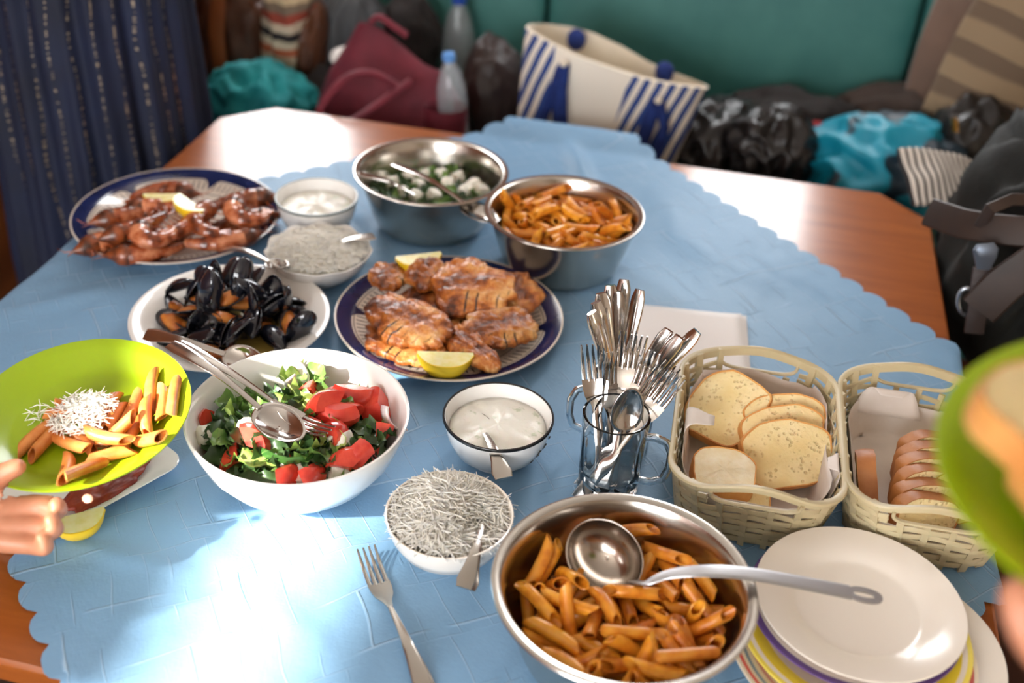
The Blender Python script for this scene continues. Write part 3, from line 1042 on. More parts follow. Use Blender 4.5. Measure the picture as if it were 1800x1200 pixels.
SIM_ST2 = "0,-1,75,49,61,-303,47 1,20,8,62,40,7,137 2,49,-1,57,-55,-12,-206 0,44,57,50,-55,-20,-139 1,-6,-17,63,-74,1,291 2,72,39,46,254,1,-101 0,-11,-84,46,153,-2,301 1,72,-45,45,161,2,101 2,59,-15,60,-96,-265,67 0,-49,32,54,-268,-27,-117 1,-36,-68,48,-149,302,-9 2,36,69,59,82,34,-303 0,-15,-44,57,-60,305,-11 1,77,42,57,-37,-4,-107 2,-37,35,60,-129,-41,-121 0,36,7,61,259,24,123 1,50,-65,62,20,247,-167 2,56,57,73,-206,8,-20 0,-57,-23,53,-286,-29,75 1,68,-28,57,49,302,12 2,-50,-54,53,-147,-10,-12 0,-77,-7,48,142,-10,134 1,83,6,63,265,-81,-55 2,1,36,64,-278,-41,-93 0,-71,-56,67,-114,36,-80 1,-15,-2,63,179,-10,-23 2,4,55,61,59,-300,-72 0,-30,56,53,63,278,-112 1,-15,10,73,180,-54,-139 2,-7,86,54,-82,286,17 0,18,-44,57,121,25,-184 1,-78,33,45,209,-2,-197 2,32,-61,51,10,-24,111 0,18,58,67,-54,-273,-54 1,8,-88,59,-39,-303,13 2,-28,65,64,136,29,232 0,-55,25,66,-18,-81,-4 1,79,-10,63,47,108,-82 2,31,16,71,-40,-293,120 0,-88,16,63,-218,41,-164 1,-29,-31,64,-90,306,2 2,-11,-59,61,79,-48,243 0,77,15,77,-52,42,293 1,-75,-7,66,115,-238,-1 2,-68,62,65,62,120,13 0,61,35,71,23,59,-89 1,63,-46,64,-229,28,27 2,28,-21,83,-182,25,258 0,-60,52,63,-207,-12,63 1,19,47,74,-303,-10,-5 2,84,40,80,192,41,-122 0,-62,-42,62,-58,19,293 1,62,19,93,192,75,70 2,22,33,86,-43,-7,215 0,13,-73,69,55,300,-94 1,-13,-31,80,-39,22,99 2,-69,-20,64,54,25,-301 0,51,-40,76,51,-282,31 1,-35,43,75,94,47,-298 2,18,-64,80,-283,67,29 0,44,12,75,-7,19,-150 1,-38,-5,74,-187,-16,-94 2,82,-24,84,133,230,-30 0,14,-92,82,26,36,-307 1,0,-39,78,-216,-8,-229 2,35,-76,67,260,127,5 0,-56,64,75,124,-17,-209 1,-87,41,86,134,-218,82 2,74,-33,88,161,-54,-63 0,-16,92,82,82,33,-290 1,-59,-4,70,54,80,126 2,-13,-73,71,184,51,-231 0,-5,19,75,-28,302,-116 1,17,87,73,-51,3,284 0,53,9,85,63,-31,197 1,0,80,67,237,5,-26 2,-52,-34,75,-3,7,312 0,-64,14,75,159,-43,-100 1,58,-59,74,-139,-282,29 2,-40,-63,69,35,-71,144 0,-28,18,86,122,-1,78 1,-35,60,80,303,4,79 2,15,15,87,-32,6,222"
SIM_PLATE = "0,25,13,17,233,-11,-167 1,37,-2,16,105,0,149 2,65,-15,12,293,0,-178 0,51,12,15,-138,-1,-162 1,12,-36,15,-63,-301,-69 2,76,-3,22,247,18,-131 0,11,-80,19,-29,287,-129 1,88,-41,25,-269,-58,-39 2,34,-90,27,-39,51,122 0,-10,8,19,280,-6,-32 1,-25,-39,16,177,12,-199 2,67,43,16,-36,-15,176 0,-39,-32,14,20,-9,106 1,85,21,19,-72,1,-135 2,-17,-5,19,127,17,285 0,99,22,26,-110,-4,172 1,47,-56,14,-95,308,35 2,43,-41,29,-6,4,286 0,6,-47,21,-143,22,264 1,49,-28,22,-26,45,-246"
# ---------------------------------------------------------------- food materials
t = NT('sauced_pasta')
c = t.ramp(t.noise(60, 4), [(.30, (196, 100, 22)), (.5, (226, 138, 42)), (.72, (238, 162, 66))])
hs = t.n('ShaderNodeHueSaturation', {'Color': c, 'Hue': t.n('ShaderNodeMapRange', {0: t.rand(), 3: .497, 4: .516}).outputs[0], 'Value': t.n('ShaderNodeMapRange', {0: t.rand(), 3: .82, 4: 1.12}).outputs[0]})
m_penne = t.out(**{'Base Color': hs.outputs[0], 'Roughness': .30, 'Subsurface Weight': .15, 'Subsurface Radius': (.008, .004, .001), 'Subsurface Scale': .3, 'Normal': t.bump(t.noise(260, 3), .15, .0008)})
m_penne_pale = mat('pale_sauced_pasta', (214, 142, 78), .34, 0, (196, 110, 46), 60, vary=.1, sss=.12, sss_s=.003)
m_sauce = mat('tomato_sauce', (150, 62, 14), .28, 0, (110, 40, 10), 40, bump=(90, .5, .003))
PEN = [penne_mesh('penne', l, .0070, bd, 14, m_penne, .0052) for l, bd in ((.050, .002), (.047, .0005), (.053, .003))]
PENP = [penne_mesh('penne', l, .0070, bd, 14, m_penne_pale, .0052) for l, bd in ((.050, .002), (.047, .0005), (.053, .003))]


def scatter(data, meshes, base, label, cat, group, name, dz=0.0, off=(0, 0), clear=None):
    for q in data.split():
        k, x, y, z, a, b_, c_ = (int(v) for v in q.split(','))
        l = Matrix.Translation((x / 1000 + off[0], y / 1000 + off[1], z / 1000 + dz)) @ Euler((a / 100, b_ / 100, c_ / 100)).to_matrix().to_4x4()
        w_ = base @ l
        if clear and any(((w_ @ Vector((e, 0, 0))) - clear[0]).length < clear[1] for e in (-.02, -.01, 0, .01, .02)):
            continue
        o = put(name, meshes[k])
        o.matrix_world = w_
        tag(o, label, cat, group)


def bed(name, label, cat, m, loc, r, z0, z1, rough=.004, sc=60, kind='stuff', seg=40):
    """lumpy filling of a bowl, flat underneath"""
    def fn(p, a, k):
        if 1 <= k <= 5:
            p = p + Vector((0, 0, rough * nz(p + Vector(loc), sc)))
        return p
    prof = [(0, z1)] + [(r * s, z1 - (z1 - z0) * .35 * s ** 2) for s in (.2, .4, .6, .8, .97)] + [(r * .93, z0), (0, z0)]
    o = MB().lathe(prof, seg, fn=fn).build(name, m, None, True, 180, loc=loc)
    return tag(o, label, cat, None, kind)


bed('tomato_sauce', 'dark orange tomato sauce under the penne in the front bowl', 'sauce', m_sauce, C_BIG, .098, .010, .034)
bed('tomato_sauce', 'orange tomato sauce under the penne in the far bowl', 'sauce', m_sauce, C_ST2, .098, .022, .048)
scatter(SIM_BIG, PEN, Matrix.Translation(C_BIG) @ Matrix.Diagonal((1.02, 1.02, 1, 1)), 'orange sauced penne tube in the big front steel bowl', 'pasta', 'penne in the big front bowl', 'penne', .000, clear=(LC - nrm * .006, .036))
scatter(SIM_ST2, PEN, Matrix.Translation(C_ST2), 'orange sauced penne tube in the steel bowl behind the chicken', 'pasta', 'penne in the far steel bowl', 'penne')

# ---------------------------------------------------------------- mussels
t = NT('mussel_shell')
m_shell = t.out(**{'Base Color': t.ramp(t.noise(50, 3), [(.3, (14, 15, 22)), (.7, (30, 33, 46))]), 'Roughness': .16, 'Coat Weight': .6})
m_nacre = mat('mussel_inside', (150, 140, 138), .25, 0, (86, 78, 84), 40, coat=.4)
m_meat = mat('mussel_meat', (228, 150, 70), .32, 0, (190, 96, 36), 60, 3, sss=.15, sss_s=.003, vary=.12)
VLO = mussel_valve(-1, .033)
VUP = mussel_valve(1, .033)
me_lo, me_up = VLO.mesh('shell_valve', m_shell, True, 180), VUP.mesh('shell_valve', m_shell, True, 180)
me_li = MB().grid(lambda u, v: Vector((.0325 + .0285 * math.cos(2 * PI * u) * v, .0135 * math.sin(2 * PI * u) * v * (1 + .15 * math.cos(2 * PI * u)), -.0088 + .0062 * v * v)), 18, 5, True).mesh('shell_lining', m_nacre, True, 180)
me_meat2 = MB().ico((.036, 0, -.0015), (.0205, .0112, .0066), 3, lambda p: p * (1 + .2 * nz(p, 2.2))).mesh('mussel_meat', m_meat, True, 180)
rm_ = random.Random(5)
spots = [(.081 * math.cos(.5 + 2 * PI * i / 11), .075 * math.sin(.5 + 2 * PI * i / 11), .021) for i in range(11)] + [(.047 * math.cos(2 * PI * i / 7), .043 * math.sin(2 * PI * i / 7), .022) for i in range(7)]
spots += [(.054 * math.cos(.9 + 2 * PI * i / 8), .048 * math.sin(.9 + 2 * PI * i / 8), .036) for i in range(8)] + [(.026 * math.cos(.3 + 2 * PI * i / 4), .024 * math.sin(.3 + 2 * PI * i / 4), .045) for i in range(4)] + [(-.004, .004, .056)]
for i, (x, y, z) in enumerate(spots):
    x, y = x + rm_.uniform(-.008, .008), y + rm_.uniform(-.008, .008)
    opened = rm_.random() < .62
    rz = rm_.uniform(0, 2 * PI)
    m = Matrix.Translation(C_MUS + Vector((x, y, z + rm_.uniform(-.003, .003)))) @ Matrix.Rotation(rz, 4, 'Z') @ Matrix.Rotation(rm_.uniform(-.6, .6), 4, 'X') @ Matrix.Rotation(rm_.uniform(-.55, .25), 4, 'Y') @ Matrix.Translation((-.033, 0, 0))
    if not opened:
        m = m @ Matrix.Rotation(rm_.choice((0.3, -.5, 1.2, -1.2)), 4, 'X')
    o = thing('mussel', ('open mussel showing its orange meat' if opened else 'closed shiny black mussel') + (' on top of the pile on the white deep plate' if z > .03 else ' low in the pile on the white deep plate'), 'mussel', group=('open' if opened else 'closed') + (' mussels on top' if z > .03 else ' mussels underneath'))
    o.matrix_world = m
    v1 = put('shell_valve', me_lo, o)
    v2 = put('shell_valve', me_up, o, rot=(0, -(rm_.uniform(.7, 1.9) if opened else .12), 0))
    for s_ in (v1, v2):
        solidify(s_, .0010, 0)
    if opened:
        put('shell_lining', me_li, o)
        put('mussel_meat', me_meat2, o)
m_broth = mat('mussel_broth', (196, 170, 96), .08, 0, (176, 146, 70), 30, alpha=.85)
tag(MB().lathe([(0, .0098), (.088, .0098), (.0905, .0100)], 48).build('mussel_broth', m_broth, None, True, 180, loc=C_MUS), 'pale yellow broth in the plate under the mussels', 'broth', None, 'stuff')

# ---------------------------------------------------------------- prawns
t = NT('grilled_prawn')
c = t.ramp(t.noise(38, 4), [(.34, (74, 32, 16)), (.47, (168, 82, 42)), (.66, (224, 146, 104))])
hs = t.n('ShaderNodeHueSaturation', {'Color': c, 'Value': t.n('ShaderNodeMapRange', {0: t.rand(), 3: .72, 4: 1.15}).outputs[0]})
m_prawn = t.out(**{'Base Color': hs.outputs[0], 'Roughness': .26, 'Coat Weight': .3, 'Subsurface Weight': .1, 'Subsurface Scale': .003})
m_prawn_head = mat('charred_prawn_head', (150, 74, 34), .35, 0, (58, 30, 18), 55, 4, coat=.3)


def make_prawn(curl, label, px, py, z, dir_px, L=.088, R=.0125, flip=1, tilt=0.0):
    px += 10 + (12 if px < 260 else 0)
    c0 = T(px, py, z)
    d = T(px + dir_px[0], py + dir_px[1], z) - c0
    rz = math.atan2(d.y, d.x)
    o = thing('prawn', label, 'prawn', c0, (tilt, 0, rz), 'grilled prawns on the navy-rimmed platter')
    n = 26
    pts, ws, hs_ = [], [], []
    ang = 0
    p = Vector((0, 0, 0))
    for i in range(n):
        s = i / (n - 1)
        pts.append(p.copy())
        seg = (s * 6) % 1
        r = R * (1.02 - .58 * s ** 1.2) * (1 + .09 * seg)
        ws.append(r)
        hs_.append(r * .95)
        ang += flip * curl / n
        p += Vector((-math.cos(ang), -math.sin(ang), 0)) * (L / n)
    cen = sum(pts, Vector()) / n
    pts = [q - cen for q in pts]
    MB().sweep(pts, ws, hs_, 12).build('body', m_prawn, o, True, 30)
    te = pts[-1]
    td = (pts[-1] - pts[-2]).normalized()
    ts = Vector((-td.y, td.x, 0))
    fb = MB()
    for k in (-1, 0, 1):
        dd = (td + ts * .45 * k).normalized()
        fb.sweep([te - td * .002, te + dd * .010, te + dd * .019], [.0022, .0046, .0015], [.0012, .0009, .0005], 8)
    fb.build('tail_fan', m_prawn, o)
    hp = pts[0]
    h1 = (pts[0] - pts[1]).normalized()
    sd = Vector((-h1.y, h1.x, 0)) * flip
    MB().sweep([hp - h1 * .004, hp + h1 * .006, hp + h1 * .016 - sd * .001, hp + h1 * .026 - sd * .002, hp + h1 * .040], [R * .92, R * 1.08, R * .98, R * .55, .0010], None, 12).build('head', m_prawn_head, o)
    lb = MB()
    for k in range(6):
        q = pts[2 + 3 * k] if k < 5 else hp + h1 * .012
        dl = -sd if k < 6 else sd
        lb.sweep([q + dl * R * .5, q + dl * (R + .008) + h1 * .004, q + dl * (R + .014) + h1 * .012 + Vector((0, 0, -.003))], [.0017, .0012, .0004], None, 5)
    lb.build('legs', m_prawn, o)
    ab = MB()
    for k in (-1, 1):
        ab.sweep([hp + h1 * .034, hp + h1 * .046 + sd * .006 * k, hp + h1 * .052 + sd * .016 * k + Vector((0, 0, .004))], [.0009, .0007, .0003], None, 5)
    ab.build('antennae', m_prawn, o)
    return o


PR = [(.35, 'long straight grilled prawn at the back left of the platter, head to the left', 225, 372, .040, (-100, 20), 1, .05),
      (.55, 'grilled prawn lying beside the upper lemon slice, head to the left', 290, 364, .044, (-80, 8), -1, .1),
      (.7, 'brown grilled prawn in the middle left of the platter', 235, 394, .050, (-90, 25), 1, .2),
      (1.1, 'grilled prawn with thin legs at the left edge of the pile', 196, 420, .038, (-80, 30), -1, 0),
      (3.6, 'pink curled prawn at the front of the pile', 264, 416, .060, (30, -50), 1, .0),
      (2.6, 'orange bent prawn in the middle of the pile below the lemon', 345, 394, .056, (70, -30), 1, .1),
      (3.4, 'large pink curled prawn at the right of the pile', 424, 380, .056, (40, -45), 1, .15),
      (.6, 'dark grilled prawn behind the large curled one', 396, 356, .044, (90, -6), 1, .1),
      (.8, 'brown prawn standing across the middle of the pile', 308, 400, .054, (22, -40), -1, .3),
      (.9, 'reddish prawn lying along the lower right rim', 366, 426, .036, (70, -22), -1, .0),
      (1.6, 'small red prawn at the back of the platter', 250, 338, .036, (50, 10), 1, .0),
      (.8, 'charred prawn at the front rim of the pile', 270, 440, .034, (-80, 2), 1, .0),
      (.5, 'prawn half buried under the middle of the pile', 300, 410, .030, (-90, 10), 1, .0),
      (.5, 'prawn underneath the large curled prawn', 400, 392, .030, (80, -10), 1, .0)]
for cu, lab, x, y, z, d, fl, ti in PR:
    make_prawn(cu, lab, x, y, z, d, flip=fl, tilt=ti, L=.090 if cu < 1.5 else .086, R=.0158)

# ---------------------------------------------------------------- lemons
m_rind = mat('lemon_rind', (240, 200, 40), .35, bump=(300, .2, .0006))
m_pulp = mat('lemon_pulp', (238, 226, 150), .25, 0, (246, 238, 190), 90, sss=.3, sss_s=.004)


def lemon_wedge(label, loc, rot, R=.026, L=.062, ang=1.15, group='lemon wedges', name='lemon_wedge'):
    o = thing(name, label, 'lemon', loc, rot, group)
    rg, sk = [], []
    for i in range(13):
        s = -1 + 2 * i / 12
        r = R * max(.06, (1 - abs(s) ** 2.4)) ** .62
        x = s * L / 2
        k = 10
        arc = [Vector((x, r * math.sin(-ang / 2 + ang * j / (k - 1)), -r * math.cos(-ang / 2 + ang * j / (k - 1)))) for j in range(k)]
        rg.append([Vector((x, 0, 0))] + arc)
        sk.append([Vector((p.x, p.y, p.z)) for p in arc] + [Vector((p.x * 1.03, p.y * 1.06, p.z * 1.06)) for p in reversed(arc)])
    MB().rings(rg).build('pulp', m_pulp, o, True, 40)
    MB().rings(sk).build('rind', m_rind, o, True, 40)
    return o


lemon_wedge('lemon wedge at the front edge of the chicken platter', T(783, 618, .050), (-1.0, .05, .12), .034, .074)
lemon_wedge('lemon wedge at the back edge of the chicken platter', T(735, 446, .062), (-1.0, -.05, .25), .032, .068)
lemon_wedge('lemon slice with bright rind on top of the prawns', T(338, 354, .074), (-1.1, .1, -.7), .026, .062)
lemon_wedge('pale lemon wedge lying behind the prawns', T(286, 340, .058), (-.9, 0, .12), .022, .060)
lemon_wedge('lemon wedge on the white square plate by the hand', T(134, 902, .034), (-.9, 0, .5), .028, .058)

# ---------------------------------------------------------------- grilled chicken
t = NT('grilled_chicken')
n1 = t.noise(26, 6, .62)
n2 = t.noise(90, 3, .6)
wv = t.n('ShaderNodeTexWave', {'Vector': t.co(), 'Scale': 22.0, 'Distortion': 2.6, 'Detail': 1.0}, bands_direction='X').outputs[0]
c = t.ramp(n1, [(.36, (72, 32, 12)), (.45, (146, 74, 26)), (.54, (196, 114, 46)), (.66, (230, 172, 104))])
c = t.mix(t.math('MULTIPLY', t.step(n2, .56, .72), .6), c, lin((78, 34, 14)))
gm = t.math('MULTIPLY', t.step(wv, .80, .95), t.step(t.noise(13, 2), .57, .64))
c = t.mix(t.math('MULTIPLY', gm, .9), c, lin((38, 18, 12)))
hs = t.n('ShaderNodeHueSaturation', {'Color': c, 'Value': t.n('ShaderNodeMapRange', {0: t.rand(), 3: .80, 4: 1.08}).outputs[0]})
m_chick = t.out(**{'Base Color': hs.outputs[0], 'Roughness': .36, 'Coat Weight': .2, 'Coat Roughness': .2, 'Normal': t.bump(t.math('ADD', n2, t.math('MULTIPLY', n1, 1.8)), .85, .004)})


def fillet(name, label, cat, px, py, z, dpx, lx, ly, lz, seed, m, tilt=(0, 0), group=None, sub=5):
    c0 = T(px, py, z)
    d = T(px + dpx[0], py + dpx[1], z) - c0
    rz = math.atan2(d.y, d.x)

    def fn(p):
        a = math.atan2(p.y, p.x)
        o_ = Vector((math.cos(a), math.sin(a), seed * 3.1))
        k = 1 + .30 * noise.noise(o_ * 1.1) + .10 * noise.noise(o_ * 3.4) + .07 * noise.noise(o_ * 8)
        q = Vector((p.x * k * (1 + .15 * p.x), p.y * k, math.copysign(abs(p.z) ** .75, p.z)))
        q.z += .34 * noise.noise(Vector((q.x * 1.7, q.y * 1.7, seed))) + .26 * noise.noise(Vector((q.x * 4, q.y * 4, seed + 9))) + .14 * noise.noise(Vector((q.x * 10, q.y * 10, seed + 4)))
        return q
    o = MB().ico((0, 0, 0), (lx / 2, ly / 2, lz / 2), sub, fn).build(name, m, None, True, 180, loc=c0, rot=(tilt[0], tilt[1], rz))
    return tag(o, label, cat, group)


CK = [('broad pale chicken fillet with grill marks at the front left of the heap', 712, 560, .050, (150, 105), .150, .088, .024, 1, (.18, .05)),
      ('large chicken fillet on top of the heap at the back', 822, 504, .064, (140, 20), .128, .108, .024, 2, (.28, -.05)),
      ('small chicken piece at the back left of the heap', 682, 488, .046, (80, -40), .066, .056, .022, 3, (.2, .1)),
      ('folded chicken piece between the back fillet and the lemon', 744, 484, .058, (70, -50), .068, .054, .026, 4, (.2, -.2)),
      ('chicken fillet at the right edge of the heap', 900, 512, .050, (60, 50), .090, .075, .022, 5, (.15, .2)),
      ('dark striped chicken fillet at the front right of the heap', 872, 578, .044, (110, -14), .118, .078, .022, 6, (.25, .05)),
      ('dark brown chicken fillet under the pale one at the left', 702, 602, .030, (110, 55), .130, .075, .020, 7, (.1, .0)),
      ('narrow chicken strip beside the front lemon wedge', 826, 612, .038, (70, 50), .100, .046, .022, 8, (.2, .1)),
      ('chicken fillet buried in the middle of the heap', 790, 560, .026, (100, 10), .170, .130, .030, 9, (.0, .0)),
      ('chicken fillet buried at the back of the heap', 800, 520, .030, (100, 10), .170, .110, .032, 10, (.05, .0))]
for lab, x, y, z, d, lx, ly, lz, sd, ti in CK:
    fillet('chicken_fillet', lab, 'chicken', x, y, z, d, lx, ly, lz, sd, m_chick, ti, 'grilled chicken fillets on the platter')
m_redmeat = mat('red_grilled_pepper', (168, 66, 42), .5, 0, (124, 40, 28), 45, 4, bump=(60, .3, .002))
fillet('red_pepper_slice', 'flat red-brown grilled slice on the white square plate', 'pepper', 176, 860, .016, (100, -62), .105, .046, .012, 21, m_redmeat, (0, 0))

# ---------------------------------------------------------------- salad
m_let = [mat('lettuce_light', (186, 206, 116), .4, 0, (136, 172, 74), 40, 3, sss=.1, sss_s=.002), mat('lettuce_mid', (122, 156, 76), .4, 0, (84, 122, 54), 40, 3, sss=.1, sss_s=.002), mat('lettuce_dark', (66, 94, 50), .38, 0, (48, 74, 42), 40, 3)]
m_tom = mat('tomato_flesh', (226, 84, 62), .2, 0, (204, 56, 44), 50, 3, coat=.4, vary=.08, sss=.12, sss_s=.003)
m_feta = mat('feta', (238, 234, 222), .6, 0, (226, 220, 204), 70, 3, bump=(140, .3, .001), sss=.1, sss_s=.003)
m_pep = mat('green_pepper', (72, 116, 52), .2, 0, (52, 94, 40), 30, coat=.4)
m_onion = mat('white_onion', (236, 228, 224), .3, 0, (222, 206, 208), 40, sss=.2, sss_s=.003)
LET = []
for i in range(9):
    rr_ = random.Random(40 + i)
    L_, W_ = rr_.uniform(.032, .058), rr_.uniform(.014, .028)
    ph, cu = rr_.uniform(0, 6), rr_.uniform(.5, 1.6)

    def lf(u, v, L_=L_, W_=W_, ph=ph, cu=cu):
        x = (v - .5) * L_
        w = W_ * (.35 + .65 * math.sin(PI * min(1, .12 + v * .85))) * (1 + .12 * math.sin(19 * v + ph))
        y = (u - .5) * w * 1.6
        e = abs(u - .5) * 2
        z = .006 * e * e * math.sin(11 * v + ph + 2.0 * (u > .5)) + .0030 * math.sin(23 * v + 9 * u + ph) * e + cu * .010 * (abs(v - .5) * 2) ** 2 * (-1 if i % 2 else .6) + .004 * e * e
        return Vector((x, y, z))
    LET.append(MB().grid(lf, 7, 12).mesh('lettuce_leaf', m_let[i % 3], True, 180))


def wedge_mesh(name, m, R=.020, H=.022, ang=1.5, seed=0):
    rg = []
    for k in range(5):
        z = (-.5 + k / 4) * H
        s = 1 - .22 * abs(-1 + k / 2) ** 2
        arc = [Vector((R * s * math.cos(-ang / 2 + ang * j / 7), R * s * math.sin(-ang / 2 + ang * j / 7), z)) for j in range(8)]
        rg.append([Vector((.004, 0, z * .9))] + arc)
    b = MB().rings(rg)
    b.v = [p + Vector((nz(p, 60, seed), nz(p, 60, seed + 5), nz(p, 60, seed + 9))) * .0016 for p in b.v]
    return b.mesh(name, m, True, 35)


TOM = [wedge_mesh('tomato_wedge', m_tom, .024 + .003 * i, .022 + .003 * (i % 2), 1.2 + .25 * i, i) for i in range(4)]


def chunk_mesh(name, m, s=.019, seed=0):
    b = MB().ico((0, 0, 0), (s / 2,) * 3, 3, lambda p: (lambda q: q / ((abs(q.x) ** 14 + abs(q.y) ** 14 + abs(q.z) ** 14) ** (1 / 14)))(p) * (1 + .10 * nz(p, 2.0, seed)))
    return b.mesh(name, m, True, 50)


FET = [chunk_mesh('feta_cube', m_feta, .019 + .002 * i, i * 3) for i in range(3)]
m_letbed = mat('shredded_greens', (58, 88, 40), .5, 0, (34, 56, 28), 60, 4, bump=(120, .8, .004))
bed('lettuce_bed', 'shredded dark lettuce filling the white salad bowl', 'lettuce', m_letbed, C_SALAD, .104, .030, .062, .010, 45)


def salad_z(x, y):
    return .064 + .012 * (1 - (x * x + y * y) / .0110) + .006 * nz((x, y, 0), 30, 4)


rr_ = random.Random(11)
for i in range(125):
    a, q = rr_.uniform(0, 2 * PI), .098 * math.sqrt(rr_.random())
    x, y = q * math.cos(a), q * math.sin(a)
    if x > .0 and y > .0 and rr_.random() < .5:
        continue
    dark = 2 if (y < -.01 and rr_.random() < .55) or rr_.random() < .2 else rr_.choice((0, 1, 1))
    me = LET[dark + 3 * rr_.randrange(3)]
    o = put('lettuce_leaf', me, None, C_SALAD + Vector((x, y, salad_z(x, y) + rr_.uniform(-.004, .007))), (rr_.uniform(-.7, .7), rr_.uniform(-.5, .5), rr_.uniform(0, 6.3)))
    tag(o, ('pale green', 'mid green', 'dark green')[dark] + ' torn lettuce leaf in the white salad bowl', 'lettuce', ('pale', 'mid green', 'dark')[dark] + ' lettuce in the salad')
TP = [(556, 694, .084), (578, 684, .076), (592, 716, .084), (644, 712, .082), (655, 740, .082), (547, 736, .086), (560, 764, .082), (588, 736, .080), (612, 744, .074), (630, 798, .074), (668, 804, .070), (619, 832, .070), (592, 830, .066), (490, 834, .072), (512, 790, .078), (432, 790, .076), (380, 738, .070), (536, 842, .066), (428, 812, .070), (620, 690, .070)]
for i, (x, y, z) in enumerate(TP):
    o = put('tomato_wedge', TOM[i % 4], None, T(x, y, z), (rr_.uniform(-.8, .8), rr_.uniform(-.8, .8), rr_.uniform(0, 6.3)), 1.15 if i < 9 or i == 19 else .95)
    tag(o, 'red tomato wedge heaped at the far right of the salad' if i < 9 or i == 19 else 'red tomato wedge half buried in the salad greens', 'tomato', 'tomatoes on top of the salad' if i < 9 or i == 19 else 'tomatoes among the greens')
for i, (x, y, z) in enumerate([(362, 768, .070), (437, 757, .084), (514, 834, .070), (592, 826, .068), (600, 778, .078)]):
    tag(put('feta_cube', FET[i % 3], None, T(x, y, z), (rr_.uniform(-.5, .5), rr_.uniform(-.5, .5), rr_.uniform(0, 3)), 1.15),
        'feta cube %s of the white salad bowl' % ('at the left wall', 'beside the serving spoon', 'near the front', 'at the front right', 'right of the middle')[i], 'cheese', 'feta in the salad bowl')
for i, (x, y, z) in enumerate([(531, 662, .078), (520, 686, .074), (688, 740, .074)]):
    b = MB().grid(lambda u, v: Vector((.024 * math.cos(1.9 * (u - .5)) - .02, .024 * math.sin(1.9 * (u - .5)), (v - .5) * .016)), 10, 4)
    o = solidify(b.build('onion_piece', m_onion, None, True, 180, loc=T(x, y, z), rot=(.5 + .8 * i, .4, 1.7 * i + .6)), .003, 0)
    tag(o, 'white onion piece %s in the salad bowl' % ('leaning on the far wall', 'behind the tomatoes', 'at the right wall')[i], 'onion', 'onion in the salad bowl')
pp = [T(x, y, .086 - .002 * abs(i - 3)) for i, (x, y) in enumerate([(452, 780), (464, 795), (484, 806), (506, 812), (528, 810), (544, 803), (551, 796)])]
pc = pp[3]
tag(MB().sweep([p - pc for p in pp], [.0035, .0045, .005, .005, .005, .0042, .003], [.005, .006, .0065, .0065, .006, .005, .004], 8).build('pepper_slice', m_pep, None, loc=pc), 'curved green pepper slice on top of the salad', 'pepper')

# far steel bowl: greens and feta
bed('greens_bed', 'shredded greens filling the far steel bowl', 'lettuce', m_letbed, C_ST1, .098, .014, .050, .010, 45)
for i in range(64):
    a, q = rr_.uniform(0, 2 * PI), .088 * math.sqrt(rr_.random())
    me = LET[rr_.choice((1, 2, 2, 5, 8, 4))]
    o = put('lettuce_leaf', me, None, C_ST1 + Vector((q * math.cos(a), q * math.sin(a), .053 + rr_.uniform(-.003, .007))), (rr_.uniform(-.7, .7), rr_.uniform(-.6, .6), rr_.uniform(0, 6.3)), .85)
    tag(o, 'torn green leaf in the far steel bowl', 'lettuce', 'greens in the far steel bowl')
for i, (x, y) in enumerate([(749, 306), (804, 312), (691, 322), (708, 338), (762, 344), (833, 327), (716, 312), (787, 324), (819, 338), (735, 326), (776, 308), (845, 336), (672, 312), (730, 346)]):
    o = put('feta_cube', FET[i % 3], None, T(x, y, .062), (rr_.uniform(-.4, .4), rr_.uniform(-.4, .4), rr_.uniform(0, 3)), .95)
    tag(o, 'white feta cube on the greens in the far steel bowl', 'cheese', 'feta in the far steel bowl')

# ---------------------------------------------------------------- dips
t = NT('tzatziki')
c = t.mix(t.math('MULTIPLY', t.step(t.noise(75, 4), .60, .70), .55), lin((232, 228, 216)), lin((150, 168, 120)))
m_tz = t.out(**{'Base Color': c, 'Roughness': .35, 'Normal': t.bump(t.noise(110, 3), .4, .002), 'Subsurface Weight': .1, 'Subsurface Scale': .003})


def dip(label, loc, r, z, amp=.004, cat='dip'):
    def fn(p, a, k):
        if k < 7:
            p = p + Vector((0, 0, amp * nz(p + Vector(loc), 48) + amp * .5 * nz(p + Vector(loc), 130)))
        return p
    prof = [(0, z + .004)] + [(r * s, z + .004 * (1 - s * s)) for s in (.15, .3, .45, .6, .75, .9, 1.0)] + [(r * .8, z - .02), (0, z - .024)]
    return tag(MB().lathe(prof, 56, fn=fn).build('tzatziki', m_tz, None, True, 180, loc=loc), label, cat, None, 'stuff')


dip('creamy white tzatziki with green flecks in the black-rimmed bowl', C_TZ, .0585, .044)
dip('white dip in the bowl beside the prawn platter', C_SM, .0575, .044)
# worn dark lettering on the right outside of the black-rimmed bowl
lb = MB()


def on_bowl(a, z):
    R_, H_ = .0665, .061
    k = (z - H_ * .28) / (H_ * .30)
    r = R_ * (.80 + .12 * k) + .0004
    return Vector((r * math.cos(a), r * math.sin(a), z))


for a0, z0, strokes in ((-.62, .030, (((0, 0), (.05, .004), (.09, .002)), ((0, .005), (.05, .008), (.10, .0065)))), (-.40, .034, (((0, 0), (.05, .006), (.10, .003)), ((.02, -.003), (.07, 0), (.1, -.002)))), (-.20, .038, (((0, .001), (.04, .004), (.09, 0)),)), (-.72, .020, (((0, 0), (.06, .003), (.1, 0)),)), (-.52, .023, (((0, 0), (.05, .003), (.1, .001)),))):
    for st_ in strokes:
        lb.sweep([on_bowl(a0 + p, z0 + q) for p, q in st_], [.0008, .0011, .0007], .0003, 6)
lb.build('worn_lettering', m_rimline, tzb)


